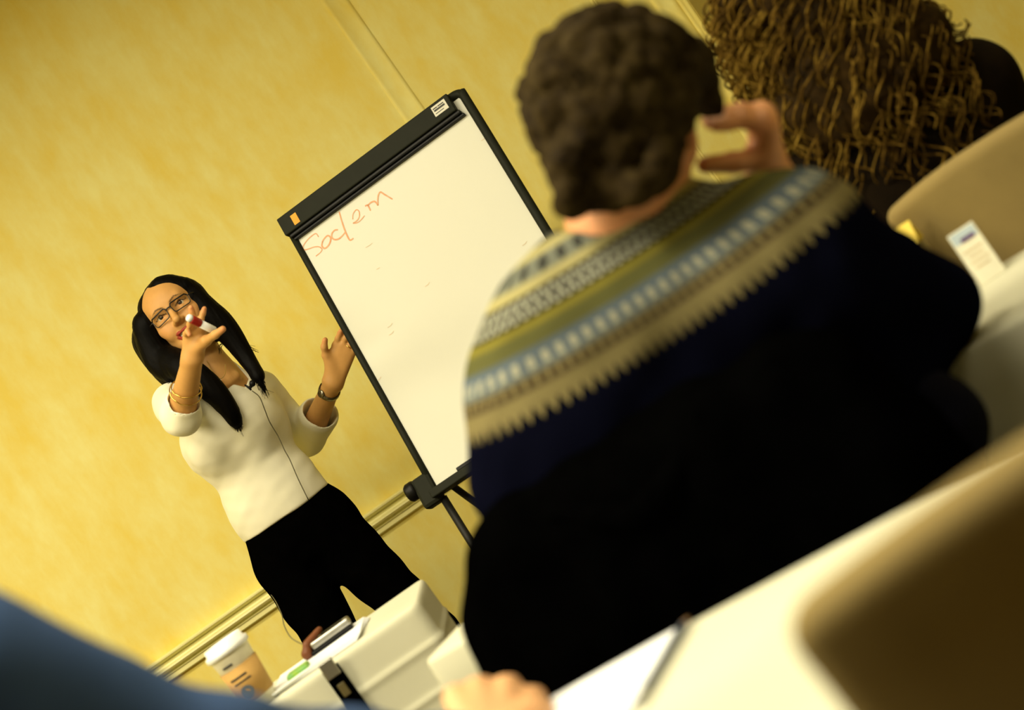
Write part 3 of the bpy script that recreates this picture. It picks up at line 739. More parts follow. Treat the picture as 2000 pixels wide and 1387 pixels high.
def skin_colour(base, lips=None, lipc=(0.28, 0.035, 0.02), Mx=None, blush=0.0, tips=()):
    base = np.array(base)
    def f(V):
        c = np.repeat(base[None, :], len(V), 0)
        if Mx is not None and blush:
            for q in (-1, 1):
                p = A(Mx @ Vector((q * 0.042, 0.068, -0.036))); d = np.linalg.norm(V - p, axis=1)
                a = np.exp(-(d / 0.02) ** 2)[:, None] * blush; c = c * (1 - a) + a * np.array([0.62, 0.20, 0.10])
            Mi = np.array(Mx.inverted()); L = V @ Mi[:3, :3].T + Mi[:3, 3]
            for q in (-1, 1):   # eyebrows
                bz = np.interp(L[:, 0] * q, [0.012, 0.030, 0.050], [0.0165, 0.0225, 0.0165]); bt = np.interp(L[:, 0] * q, [0.010, 0.014, 0.035, 0.052], [0, 0.0026, 0.0020, 0.0])
                ok = (L[:, 1] > 0.04) & (L[:, 0] * q > 0.010) & (L[:, 0] * q < 0.052)
                a = np.where(ok, np.clip((bt - np.abs(L[:, 2] - bz)) / 0.0010 + 0.4, 0, 1) * 0.85, 0)[:, None]; c = c * (1 - a) + a * np.array([0.05, 0.025, 0.01])
                lz = np.interp(L[:, 0] * q, [0.018, 0.032, 0.045, 0.049], [0.0005, 0.0062, 0.0005, 0.0020])   # eyeliner along the upper lid
                ok = (L[:, 1] > 0.05) & (L[:, 0] * q > 0.017) & (L[:, 0] * q < 0.049)
                a = np.where(ok, np.clip((0.0016 - np.abs(L[:, 2] - lz)) / 0.0010 + 0.5, 0, 1) * 0.9, 0)[:, None]; c = c * (1 - a) + a * np.array([0.02, 0.01, 0.006])
        if lips is not None:
            pts = np.array([list(p) for p in lips])
            n = len(pts) // 2
            seg = np.concatenate([catmull(pts[:n], 14), catmull(pts[n:], 14)])
            near = np.linalg.norm(V - pts.mean(0), axis=1) < 0.05
            d = np.full(len(V), 9.); d[near] = np.min(np.linalg.norm(V[near][:, None, :] - seg[None], axis=2), axis=1)
            a = np.clip(1 - (d - 0.0054) / 0.0012, 0, 1)[:, None]; c = c * (1 - a) + a * np.array(lipc)
        for p, r, cc in tips:
            a = np.exp(-(np.linalg.norm(V - A(p), axis=1) / r) ** 2)[:, None] * 0.6; c = c * (1 - a) + a * np.array(cc)
        return c
    return f
def finger(pts, r0, r1, k=0.004):
    n = len(pts); rs = np.linspace(r0, r1, n)
    return chain(pts, rs, k)
def hand_prims(wrist, knuckles, fingers, thumb, palm_r=0.0125, fr=0.0082, th=0.0098, wr=0.022):
    """wrist point, four knuckle points, per finger the joints after the knuckle, thumb joints from its root"""
    pr = []
    kn = [Vector(k) for k in knuckles]; wv = Vector(wrist)
    side = (kn[3] - kn[0]).normalized()
    for i, k in enumerate(kn):
        w0 = wv + side * (i - 1.5) * 0.011
        pr.append(cap(w0, k, palm_r * 0.95, palm_r * 0.92, 0.016))
    for i, f in enumerate(fingers):
        sc = (0.86, 0.97, 1.0, 0.96)[i]
        pr += finger([kn[i]] + [Vector(p) for p in f], fr * 1.08 * sc, fr * 0.80 * sc, 0.005)
    tp = [Vector(p) for p in thumb]
    pr.append(cap(wv.lerp(kn[3], 0.25), tp[0], th * 1.25, th * 1.3, 0.018))
    pr += finger(tp, th * 1.12, th * 0.80, 0.006)
    return pr

# ================================================================== THE PRESENTER
pres = empty('person', (-0.72, 4.5, 0), 0, 'standing presenter with long black hair, glasses, cream sweater and black trousers, one hand thrust forward', 'person')
EYE = P(333, 606, 4.37)
HM = head_frame(EYE, math.radians(4.5), math.radians(6), math.radians(2))
hp, lips = head_prims(HM, 1.0, True, False)
neck0 = HM @ Vector((0, -0.020, -0.055)); NECKB = Vector((-0.688, 4.475, 1.405))
shR = Vector((-0.800, 4.385, 1.395)); shL = Vector((-0.628, 4.60, 1.300))
elR = P(353, 812, 4.13); wrR = P(376, 701, 3.985)
elL = P(602, 858, 4.69); wrL = P(650, 748, 4.50)
bust = Vector((-0.732, 4.49, 1.235)); waist = Vector((-0.748, 4.51, 1.045)); hip = Vector((-0.744, 4.51, 0.90))
def torso_prims(g):
    return [cap(hip + Vector((-0.055, 0, 0)), hip + Vector((0.055, 0, 0)), 0.095 + g, 0.095 + g, 0.05, flat=((0, 1, 0), 0.95)),
            cap(hip, waist, 0.108 + g, 0.098 + g, 0.06), cap(waist + Vector((-0.028, 0, 0)), waist + Vector((0.030, 0, 0)), 0.094 + g, 0.094 + g, 0.05),
            cap(waist, bust, 0.10 + g, 0.105 + g, 0.06),
            cap(bust + Vector((-0.045, 0, 0.02)), bust + Vector((0.040, 0.03, 0.0)), 0.098 + g, 0.095 + g, 0.05),
            cap(bust, Vector((-0.705, 4.50, 1.33)), 0.105 + g, 0.085 + g, 0.05),
            cap(shR, shL, 0.042 + g, 0.040 + g, 0.06), cap(shR.lerp(shL, .5) + Vector((0, 0.01, 0)), NECKB, 0.06 + g, 0.05 + g, 0.05),
            ell(bust + Vector((-0.060, -0.085, 0.012)), (0.050 + g, 0.045 + g, 0.050 + g), None, 0.045), ell(bust + Vector((0.045, -0.060, -0.005)), (0.052 + g, 0.048 + g, 0.052 + g), None, 0.045)]
# right hand (thrust at the camera, palm out) and left hand (raised by the board)
hr_k = [P(367, 655, 3.965), P(373, 645, 3.955), P(383, 639, 3.95), P(394, 641, 3.95)]
hr_f = [[P(363, 652, 3.935), P(366, 647, 3.915), P(370, 654, 3.905)],
        [P(371, 634, 3.925), P(374, 625, 3.905), P(377, 621, 3.895)],
        [P(379, 622, 3.945), P(375, 609, 3.940), P(373, 601, 3.935)],
        [P(392, 625, 3.945), P(396, 612, 3.945), P(399, 603, 3.945)]]
hr_t = [P(403, 665, 3.925), P(420, 654, 3.890), P(435, 643, 3.872)]
hl_k = [P(687, 690, 4.485), P(679, 680, 4.48), P(668, 674, 4.478), P(656, 674, 4.48)]
hl_f = [[P(696, 680, 4.475), P(702, 672, 4.47), P(705, 668, 4.465)],
        [P(689, 666, 4.47), P(695, 655, 4.465), P(698, 650, 4.462)],
        [P(675, 660, 4.468), P(680, 648, 4.46), P(682, 642, 4.455)],
        [P(660, 661, 4.47), P(664, 651, 4.46), P(666, 646, 4.452)]]
hl_t = [P(637, 694, 4.475), P(633, 678, 4.46), P(635, 664, 4.452)]
bodyp = hp + [cap(neck0, NECKB, 0.044, 0.047, 0.02), cap(neck0 + Vector((0, 0.03, 0.02)), NECKB + Vector((0, 0.03, 0)), 0.038, 0.046, 0.02)] + torso_prims(-0.004)[5:] + torso_prims(-0.034)[:3] + torso_prims(-0.016)[3:5]
bodyp += [cap(NECKB + Vector((-0.05, -0.055, -0.028)), NECKB + Vector((-0.012, -0.072, -0.042)), 0.009, 0.010, 0.02), cap(NECKB + Vector((0.055, -0.03, -0.04)), NECKB + Vector((0.012, -0.07, -0.045)), 0.009, 0.010, 0.02)]
bodyp += [cap(shR, elR, 0.046, 0.039, 0.03), cap(elR, wrR, 0.037, 0.0245, 0.02), cap(shL, elL, 0.044, 0.038, 0.03), cap(elL, wrL, 0.038, 0.0245, 0.02)]
bodyp += hand_prims(wrR, hr_k, hr_f, hr_t, 0.0125, 0.0080, 0.0100)
bodyp += hand_prims(wrL, hl_k, hl_f, hl_t, 0.0125, 0.0084, 0.0095)
def bounds(pts, m):
    a = np.array([list(p) for p in pts]); return a.min(0) - m, a.max(0) + m
hc = A(HM.translation)
def fine_of(groups):
    return [[(lo[i], hi[i], q) for lo, hi, q in groups] for i in range(3)]
fineP = fine_of([(hc + np.array([-0.085, 0.0, -0.12]) - np.array([0, 0.115, 0]), hc + np.array([0.085, -0.04, 0.06]), 0.0021),
                 (*bounds([wrR] + hr_k + [p for f in hr_f for p in f] + hr_t, 0.016), 0.0024), (*bounds([wrL] + hl_k + [p for f in hl_f for p in f] + hl_t, 0.016), 0.003)])
SKIN_P = (0.54, 0.285, 0.088)
sculpt('body', bodyp, 0.006, M_SKIN, pres, fineP, it=1, colour=skin_colour(SKIN_P, lips, Mx=HM, blush=0.30,
       tips=[(p, 0.012, (0.60, 0.20, 0.09)) for p in [hr_f[i][-1] for i in range(4)] + [hr_t[-1]] + [hl_f[i][-1] for i in range(4)] + [hl_t[-1]]]))
# eyes and teeth
for q in (-1, 1):
    c = HM @ Vector((q * 0.0315, 0.0690, 0.0003))
    bm = bmesh.new(); bmesh.ops.create_uvsphere(bm, u_segments=20, v_segments=14, radius=0.0125, matrix=Matrix.Translation(c))
    ey = from_bm('eye', bm, M_EYEW, pres, True)
    bm = bmesh.new(); bmesh.ops.create_uvsphere(bm, u_segments=16, v_segments=10, radius=0.0068, matrix=Matrix.Translation(HM @ Vector((q * 0.0315, 0.0762, 0.0006))))
    from_bm('iris', bm, M_IRIS, ey, True)
tv = []; tf = []
nt = 13
for i in range(nt):
    x = -0.0275 + 0.055 * i / (nt - 1); y = 0.0815 - 16 * x * x; sm = 5 * x * x
    for z in (-0.0625, -0.0755):
        tv += [HM @ Vector((x, y, z + sm))]
for i in range(nt - 1): a = i * 2; tf.append((a, a + 2, a + 3, a + 1))
link_mesh('teeth', mesh_from('teeth', tv, tf), M_TEETH, pres)
# finger nails: red-varnished thumb and nails are pale
for p0, p1 in ((hr_t[-2], hr_t[-1]), (hr_f[3][-2], hr_f[3][-1])):
    pass
# sweater
V0 = P(470, 760, 4.36); VA = P(378, 722, 4.36); VB = P(482, 694, 4.36)
def edge_plane(a, b, inside):
    d = (b - a); n = Vector((d.z, 0, -d.x))
    if n.dot(inside - a) > 0: n = -n
    return (a, n)
cen = (V0 + VA + VB) / 3
vneck = planes([edge_plane(V0, VA, cen), edge_plane(V0, VB, cen), ((0, 4.50, 0), (0, 1, 0))], (-0.86, 4.2, 1.30), (-0.56, 4.52, 1.60), 0.004, True)
g = 0.006
cufR = elR.lerp(wrR, 0.20); cufL = elL.lerp(wrL, 0.38)
sw = torso_prims(g)
sw += [cap(shR, elR, 0.057, 0.047, 0.03), cap(elR, cufR, 0.047, 0.044, 0.02), cap(shL, elL, 0.056, 0.043, 0.035), cap(elL, cufL, 0.042, 0.050, 0.02),
       cap(elL.lerp(cufL, 0.3), cufL + (wrL - elL) * 0.04, 0.044, 0.055, 0.01), cap(P(593, 872, 4.70), P(590, 880, 4.69), 0.018, 0.012, 0.03)]
sw += [vneck, planes([((0, 0, 0.985), (0, 0, 1))], (-1.1, 4.2, 0.6), (-0.4, 4.8, 0.99), 0.006, True)]
ax = (wrR - elR).normalized(); sw += [planes([(cufR, -ax)], cufR - Vector((.1, .1, .1)), cufR + Vector((.1, .1, .1)), 0.004, True)] if False else []
dR = (wrR - elR).normalized(); dL = (wrL - elL).normalized()
sw += [cap(cufR + dR * 0.005, cufR + dR * 0.09, 0.0385, 0.055, 0.003, True), cap(cufL - dL * 0.015, cufL + dL * 0.03, 0.041, 0.048, 0.003, True),
       cap(cufL + dL * 0.105, cufL + dL * 0.106, 0.088, 0.088, 0.004, True)]
wr1 = wob(38, 0.0016, 3, (0.6, 0.6, 1.0)); wr2 = wob(95, 0.0007, 4)
sculpt('sweater', sw, 0.0034, M_KNIT, pres, disp=lambda X, Y, Z: wr1(X, Y, Z) + wr2(X, Y, Z), it=1)
# trousers and shoes
kn1 = Vector((-0.842, 4.47, 0.50)); an1 = Vector((-0.845, 4.53, 0.10)); kn2 = Vector((-0.602, 4.50, 0.50)); an2 = Vector((-0.585, 4.54, 0.10))
tr = [cap(hip + Vector((-0.060, 0, 0.01)), hip + Vector((0.060, 0, 0.01)), 0.098, 0.098, 0.05), cap(hip + Vector((0, 0, 0.06)), waist + Vector((0, 0, -0.03)), 0.112, 0.103, 0.05),
      cap(waist + Vector((-0.03, 0, -0.04)), waist + Vector((0.03, 0, -0.04)), 0.095, 0.095, 0.04),
      cap(hip + Vector((-0.075, 0.0, -0.04)), kn1, 0.095, 0.064, 0.018), cap(kn1, an1, 0.064, 0.075, 0.02), cap(hip + Vector((0.068, 0.0, -0.04)), kn2, 0.093, 0.060, 0.018), cap(kn2, an2, 0.060, 0.072, 0.02)]
tr += [planes([((0, 0, 1.0), (0, 0, -1))], (-1.1, 4.2, 0.995), (-0.4, 4.8, 1.2), 0.004, True), planes([((0, 0, 0.045), (0, 0, 1))], (-1.1, 4.2, -0.1), (-0.4, 4.8, 0.05), 0.004, True)]
twr = wob(30, 0.003, 8)
sculpt('trousers', tr, 0.006, M_TROUSER, pres, disp=twr)
for a in (an1, an2):
    sculpt('shoe', [cap((a.x, a.y + 0.01, 0.03), (a.x, a.y - 0.13, 0.022), 0.030, 0.028, 0.02), cap((a.x, a.y + 0.03, 0.05), (a.x, a.y + 0.035, 0.012), 0.022, 0.012, 0.02), planes([((0, 0, 0.0), (0, 0, 1))], (a.x - .1, a.y - .2, -.08), (a.x + .1, a.y + .1, .003), 0.002, True)], 0.005, M_SHOE, pres)
# hair: a parted cap, the two long falls and the lock over the chest
R3 = HM.to_3x3(); HT = lambda x, y, z: HM @ Vector((x, y, z))
hair = [ell(HT(0, -0.022, 0.028), (0.082, 0.098, 0.084), R3, 0.02), cap(HT(-0.045, 0.02, 0.062), HT(-0.070, 0.015, 0.0), 0.021, 0.018, 0.02), cap(HT(0.036, 0.030, 0.066), HT(0.070, 0.02, 0.005), 0.021, 0.019, 0.02),
        cap(HT(0.015, 0.045, 0.078), HT(0.062, 0.036, 0.035), 0.018, 0.020, 0.03),
        ell(HT(0, 0.105, -0.050), (0.068, 0.085, 0.105), R3, 0.012, True), ell(HT(-0.004, 0.10, 0.012), (0.056, 0.055, 0.050), R3, 0.02, True)]
fl = [HT(-0.050, -0.005, 0.066), HT(-0.071, 0.0, 0.02), P(283, 632, 4.42), P(296, 672, 4.42), P(312, 708, 4.41), P(338, 728, 4.38)]
hair += sweep(fl, [0.020, 0.022, 0.023, 0.027, 0.028, 0.022], 0.02)
fl2 = [HT(-0.07, -0.04, -0.02), P(300, 660, 4.47), P(325, 695, 4.47), P(345, 735, 4.45)]
hair += sweep(fl2, [0.035, 0.042, 0.045, 0.030], 0.03)
lock = [P(330, 700, 4.40), P(362, 722, 4.355), P(395, 745, 4.345), P(425, 772, 4.345), P(450, 804, 4.352), P(464, 831, 4.365)]
hair += sweep(lock, [0.030, 0.030, 0.027, 0.022, 0.015, 0.006], 0.02)
fr = [HT(0.062, 0.005, 0.03), P(394, 603, 4.42), P(428, 630, 4.42), P(457, 663, 4.42), P(481, 699, 4.41), P(500, 727, 4.39), P(506, 740, 4.38)]
hair += sweep(fr, [0.022, 0.027, 0.025, 0.018, 0.011, 0.006, 0.002], 0.025)
hair += sweep([HT(0.05, -0.05, 0.0), P(405, 632, 4.48), P(424, 652, 4.47)], [0.03, 0.026, 0.016], 0.02)
ang = wob(520, 0.0006, 11, (1, 1, 0.05))
hair_o = sculpt('hair', hair, 0.003, M_HAIRBLK, pres, disp=ang, it=1)
rs = np.random.RandomState(5); paths = []; rads = []
def strands(chn, rad, n, spread, tail=0.03):
    c = catmull(chn, 7); m = len(c); rr = np.interp(np.linspace(0, 1, m), np.linspace(0, 1, len(rad)), rad)
    for _ in range(n):
        th = rs.uniform(0, 6.28); u = np.array([math.cos(th), 0.6 * math.sin(th), 0.4 * math.sin(th)])
        i0 = rs.randint(0, m // 2); f = rs.uniform(0.85, spread)
        cc = c[i0:] + u * rr[i0:, None] * f
        e = (cc[-1] - cc[-2]); e = e / (np.linalg.norm(e) + 1e-9)
        cc = np.concatenate([cc, [cc[-1] + e * tail * rs.uniform(0.2, 1) + u * 0.006]])
        cc = cc + np.cumsum(rs.normal(0, 0.0007, cc.shape), 0)
        paths.append(cc); rads.append(np.linspace(0.0011, 0.0004, len(cc)))
strands(fl, [0.020, 0.022, 0.023, 0.027, 0.028, 0.022], 130, 1.22, 0.05); strands(fr, [0.022, 0.027, 0.025, 0.018, 0.011, 0.006, 0.002], 150, 1.40, 0.05)
strands(lock, [0.030, 0.030, 0.027, 0.022, 0.015, 0.006], 130, 1.25, 0.035); strands(fl2, [0.035, 0.042, 0.045, 0.030], 60, 1.05, 0.04)
for k in range(10):   # flyaway wisps on the outer side
    s0 = P(450 + rs.uniform(-8, 8), 645 + rs.uniform(-15, 15), 4.41)
    paths.append(catmull([s0, P(472 + rs.uniform(-5, 8), 668 + rs.uniform(-6, 6), 4.41), P(494 + rs.uniform(-8, 12), 684 + rs.uniform(-8, 8), 4.41)], 6)); rads.append(np.linspace(0.0011, 0.0004, len(paths[-1])))
for k in range(7):
    s0 = P(503, 735, 4.385)
    paths.append(catmull([s0, P(512 + rs.uniform(-5, 5), 752 + rs.uniform(-5, 5), 4.38), P(522 + rs.uniform(-10, 14), 776 + rs.uniform(-12, 12), 4.375)], 6)); rads.append(np.linspace(0.0009, 0.0003, len(paths[-1])))
for k in range(6):
    paths.append(catmull([P(440, 668, 4.44), P(430 + rs.uniform(-4, 4), 676, 4.43), P(428 + rs.uniform(-4, 6), 690 + rs.uniform(-4, 4), 4.43)], 5)); rads.append(np.linspace(0.0009, 0.0003, len(paths[-1])))
tubes('hair_strands', paths, rads, M_HAIRBLK, pres, 4)
# glasses
gl = empty('glasses', (0, 0, 0)); gl.parent = pres; gl.matrix_parent_inverse = Matrix.Translation(pres.location).inverted()
M_SPECS = mat('black_acetate', lin(0.006, 0.004, 0.003), 0.3, spec=0.5)
def lens_loop(q):
    pts = []
    w2, h2, rr = 0.0255, 0.0140, 0.008
    for cxs, czs, a0 in ((1, 1, 0), (-1, 1, 90), (-1, -1, 180), (1, -1, 270)):
        for i in range(7):
            a = math.radians(a0 + 15 * i); x = cxs * (w2 - rr) + rr * math.cos(a); z = czs * (h2 - rr) + rr * math.sin(a)
            if z < 0: x *= 0.94
            xx = q * 0.0325 + x
            pts.append(HM @ Vector((xx, 0.0990 - 6.5 * xx * xx, z - 0.003 + 0.03 * abs(x))))
    return pts
for q in (-1, 1):
    lp = lens_loop(q)
    v, f = tube_vf(np.array([list(p) for p in lp]), 0.0014, 6, True)
    link_mesh('rim', mesh_from('rim', v, f), M_SPECS, gl)
    tube('brow_bar', [lp[i] for i in (1, 4, 6, 7, 9, 12)], 0.0020, M_SPECS, gl, 6, 3)
    n = len(lp); c = sum((Vector(p) for p in lp), Vector()) / n; fwd = (HM.to_3x3() @ Vector((0, 1, 0)))
    V = [p for p in lp] + [c + fwd * 0.0012] + [p - fwd * 0.0012 for p in lp] + [c - fwd * 0.0002]
    Fc = [(n, i, (i + 1) % n) for i in range(n)] + [(2 * n + 1, n + 1 + (i + 1) % n, n + 1 + i) for i in range(n)] + [(i, n + 1 + i, n + 1 + (i + 1) % n, (i + 1) % n) for i in range(n)]
    link_mesh('lens', mesh_from('lens', V, Fc), M_LENS, gl)
    tube('temple_arm', [HM @ Vector((q * 0.059, 0.077, 0.004)), HM @ Vector((q * 0.070, 0.066, 0.004)), HM @ Vector((q * 0.077, 0.03, 0.003)), HM @ Vector((q * 0.079, -0.02, -0.002))], 0.0017, M_SPECS, gl, 6, 4)
tube('bridge', [HM @ Vector((-0.0085, 0.0985, 0.0035)), HM @ Vector((0, 0.1005, 0.0055)), HM @ Vector((0.0085, 0.0985, 0.0035))], 0.0018, M_SPECS, gl, 6, 4)
# watch, bracelets, ring, necklace
def band(name, a, b, t, rad, wd, m, parent, thick=0.0022, sides=8):
    """ring of links round the limb a-b at fraction t"""
    a, b = Vector(a), Vector(b); d = (b - a).normalized(); c = a.lerp(b, t)
    q = d.to_track_quat('Z', 'Y').to_matrix().to_4x4(); q.translation = c
    return lathe(name, [(rad, -wd / 2), (rad + thick, -wd / 2), (rad + thick, wd / 2), (rad, wd / 2), (rad, -wd / 2)], m, parent, q, 28)
M_STEEL = mat('steel_watch_links', lin(0.30, 0.27, 0.19), 0.3, lin(0.12, 0.11, 0.08), 160, metal=1.0)
wt = band('wristwatch', elL, wrL, 0.86, 0.0275, 0.013, M_STEEL, pres, 0.0028)
wc = elL.lerp(wrL, 0.86) + Vector((-0.020, -0.021, 0.006))
qd = Vector((-0.6, -0.8, 0.15)).to_track_quat('Z', 'Y').to_matrix().to_4x4(); qd.translation = wc
lathe('watch_case', [(0, -0.003), (0.0105, -0.003), (0.0115, 0.0), (0.0105, 0.003), (0.0, 0.0035)], M_STEEL, wt, qd, 20)
for k, (tt, rr, tl) in enumerate(((0.50, 0.036, 0.5), (0.42, 0.039, -0.3))):
    d = (wrR - elR).normalized(); c = elR.lerp(wrR, tt); u = d.cross(Vector((0, 0, 1))).normalized(); v2 = d.cross(u)
    ring = [c + (u * math.cos(a) + v2 * math.sin(a)) * rr + d * (0.012 * tl * math.sin(a) + 0.001 * math.sin(9 * a)) for a in np.linspace(0, 2 * math.pi, 48, endpoint=False)]
    tube('gold_bracelet', ring, 0.0016, M_GOLD, pres, 6, 1, True)
d = (Vector(hl_f[1][0]) - Vector(hl_k[1])).normalized(); c = Vector(hl_k[1]).lerp(Vector(hl_f[1][0]), 0.35); u = d.cross(Vector((0, 1, 0))).normalized(); v2 = d.cross(u)
tube('gold_ring', [c + (u * math.cos(a) + v2 * math.sin(a)) * 0.0105 for a in np.linspace(0, 2 * math.pi, 24, endpoint=False)], 0.0014, M_GOLD, pres, 6, 1, True)
tube('necklace', [P(402, 700, 4.43), P(412, 722, 4.395), P(426, 737, 4.380), P(434, 738, 4.380), P(440, 728, 4.390), P(440, 712, 4.42)], 0.0012, mat('gold_chain', lin(0.45, 0.27, 0.06), 0.4, spec=0.5), pres, 6, 6)

# the marker in the thrust hand
mk = empty('marker_pen', P(395, 633, 3.90), 0, 'red capped white marker pen held in the hand thrust at the camera', 'marker')
a0 = P(367, 620, 3.872); a3 = P(415, 644, 3.915); dm = (a3 - a0).normalized()
qm = dm.to_track_quat('Z', 'Y').to_matrix().to_4x4(); qm.translation = a0; Lm = (a3 - a0).length
lathe('cap_end', [(0.0, -0.002), (0.006, -0.002), (0.0085, 0.0), (0.0095, 0.004), (0.0095, 0.009), (0.0, 0.009)], M_WHITEPL, mk, qm, 24)
lathe('red_cap', [(0.0, 0.0085), (0.0098, 0.0085), (0.0102, 0.012), (0.0102, 0.034), (0.0092, 0.036), (0, 0.036)], M_RED, mk, qm, 24)
lathe('barrel', [(0.0, 0.0355), (0.0092, 0.0355), (0.0094, 0.06), (0.0094, Lm + 0.004), (0.0075, Lm + 0.007), (0, Lm + 0.007)], M_WHITEPL, mk, qm, 24)
# lapel microphone and its cord
mic = empty('lapel_microphone', P(492, 752, 4.37), 0, 'black lapel microphone clipped to the presenter\'s neckline, its thin cord hanging down', 'microphone')
sculpt('mic_head', [ell(P(493, 749, 4.362), (0.008, 0.008, 0.009), None, 0.003), cap(P(493, 750, 4.362), P(488, 758, 4.364), 0.005, 0.004, 0.003)], 0.0015, M_BLACKPL, mic)
tube('clip', [P(478, 752, 4.372), P(484, 756, 4.366), P(491, 762, 4.366)], [0.002, 0.003, 0.0025], M_BLACKPL, mic, 6, 4)
M_CORD = mat('grey_cord', lin(0.12, 0.11, 0.06), 0.5)
def surf(px, py, guess, d=0.0): return P(px, py, guess)
cord_pts = [(492, 763, 4.365), (507, 776, 4.368), (517, 800, 4.370), (527, 825, 4.380), (543, 852, 4.388), (556, 880, 4.392), (566, 898, 4.394), (582, 935, 4.394), (601, 974, 4.390)]
tube('cord', [P(*p) for p in cord_pts], 0.0014, M_CORD, mic, 6, 6)
tube('cord', [P(601, 974, 4.390), P(617, 997, 4.385), P(640, 1028, 4.385), (P(651, 1082, 4.385)), P(648, 1144, 4.385), P(644, 1210, 4.38)], 0.0011, M_BLACKCLOTH, mic, 6, 6)
tube('cord', [P(520, 1150, 4.50), P(537, 1172, 4.40), P(550, 1200, 4.0), P(555, 1222, 3.8), P(567, 1244, 3.6), P(583, 1255, 3.5), P(600, 1261, 3.42)], 0.0014, M_CORD, mic, 6, 6)

# ================================================================== THE MAN IN THE PATTERNED SWEATER
man = empty('person', (0.16, 2.03, 0), 0, 'seated man with short curly hair and a patterned navy sweater, head propped on hand', 'person')
f_m = Vector((0, 1, 0))
hc_m = P(1202, 207, 1.97)
MM = head_frame(hc_m, math.radians(24), math.radians(-4), math.radians(180), 0.0)
off = MM.to_3x3() @ Vector((0, -0.014, 0.035)); MM.translation = hc_m - off
mp, mlips = head_prims(MM, 1.05, False, True)
NbM = P(1222, 432, 1.985); shLm = P(1128, 655, 1.99); shRm = P(1570, 480, 1.975)
elRm = P(1822, 602, 2.11); wrRm = P(1500, 345, 2.12); elLm = P(1042, 960, 2.0); wrLm = Vector((0.02, 2.30, 0.80))
rk = [P(1492, 250, 2.055), P(1492, 242, 2.075), P(1490, 233, 2.095), P(1487, 225, 2.115)]
rf = [[P(1455, 236, 2.045), P(1420, 242, 2.035), P(1398, 246, 2.03)], [P(1452, 228, 2.06), P(1415, 234, 2.045), P(1388, 240, 2.04)],
      [P(1450, 222, 2.08), P(1412, 228, 2.065), P(1384, 236, 2.06)], [P(1448, 217, 2.10), P(1412, 222, 2.085), P(1390, 230, 2.08)]]
rt = [P(1480, 312, 2.07), P(1432, 318, 2.05), P(1378, 322, 2.03)]
lk = [Vector((0.02 + 0.02 * i, 2.39 - 0.006 * i, 0.775)) for i in range(4)]
lf = [[k + Vector((0.0, 0.035, -0.004)), k + Vector((0.0, 0.06, -0.014)), k + Vector((0, 0.075, -0.02))] for k in lk]
ltb = [Vector((0.10, 2.35, 0.77)), Vector((0.115, 2.385, 0.765)), Vector((0.118, 2.41, 0.76))]
mb = mp + [ell(P(1340, 272, 1.945), (0.013, 0.020, 0.030), MM.to_3x3(), 0.012), ell(P(1346, 270, 1.925), (0.006, 0.012, 0.018), MM.to_3x3(), 0.004, True), cap(MM @ Vector((0, -0.02, -0.05)), NbM, 0.058, 0.066, 0.03), cap(NbM, Vector((0.19, 2.03, 0.95)), 0.062, 0.06, 0.03), cap(shLm + Vector((0, 0.02, 0)), shRm + Vector((0, 0.02, 0)), 0.045, 0.045, 0.03)]
mb += [cap(shRm, elRm, 0.05, 0.042, 0.03), cap(elRm, wrRm, 0.042, 0.029, 0.02), cap(shLm, elLm, 0.05, 0.042, 0.03), cap(elLm, wrLm, 0.04, 0.028, 0.02)]
mb += hand_prims(wrRm, rk, rf, rt, 0.0200, 0.0118, 0.0140) + hand_prims(wrLm, lk, lf, ltb, 0.014, 0.0092, 0.011)
mh = A(MM.translation)
fineM = fine_of([(mh - 0.10, mh + 0.12, 0.005), (*bounds([wrRm] + rk + [p for f in rf for p in f] + rt, 0.02), 0.0035)])
SKIN_M = (0.60, 0.27, 0.12)
sculpt('body', mb, 0.007, M_SKIN, man, fineM, colour=skin_colour(SKIN_M, mlips, (0.45, 0.15, 0.09)))
# short curly hair
rs = np.random.RandomState(21); MR = MM.to_3x3(); MT = lambda x, y, z: MM @ Vector((x, y, z))
hm = [cap(P(1350, 120, 1.985), P(1384, 214, 2.0), 0.030, 0.020, 0.02), ell(MT(0, -0.020, 0.045), (0.098, 0.114, 0.098), MR, 0.02), cap(MT(-0.05, -0.075, -0.02), MT(0.05, -0.075, -0.02), 0.040, 0.040, 0.03), cap(MT(-0.02, -0.072, -0.055), MT(0.05, -0.070, -0.06), 0.030, 0.032, 0.03), cap(MT(0.062, -0.045, -0.01), MT(0.070, -0.02, 0.04), 0.030, 0.028, 0.03)]
cutr = [ell(P(1362, 300, 1.97), (0.052, 0.10, 0.050), None, 0.012, True), ell(MT(0, 0.145, -0.03), (0.10, 0.10, 0.12), MR, 0.02, True), ell(MT(-0.100, 0.0, -0.035), (0.046, 0.046, 0.048), MR, 0.012, True), ell(MT(0.0, -0.05, -0.150), (0.10, 0.10, 0.055), MR, 0.015, True)]
tuft = []
for i in range(330):
    d = Vector(rs.normal(size=3)).normalized()
    if d.y > 0.55 or d.z < -0.62: continue
    if d.x < -0.5 and d.z < -0.05 and d.y > -0.5: continue
    c = MT(d.x * 0.099, -0.020 + d.y * 0.114, 0.042 + d.z * 0.099); r = rs.uniform(0.010, 0.019)
    tuft.append(ell(c, (r, r, r * 0.9), None, 0.010))
for i in range(40):
    c = MT(rs.uniform(-0.03, 0.085), -0.105 + rs.uniform(-0.012, 0.02), rs.uniform(-0.085, 0.0)); r = rs.uniform(0.010, 0.018); tuft.append(ell(c, (r, r, r), None, 0.012))
hw = wob(240, 0.0018, 31)
sculpt('hair', hm + tuft + cutr, 0.004, M_HAIRBROWN, man, disp=hw, it=0)
paths = []; rads = []
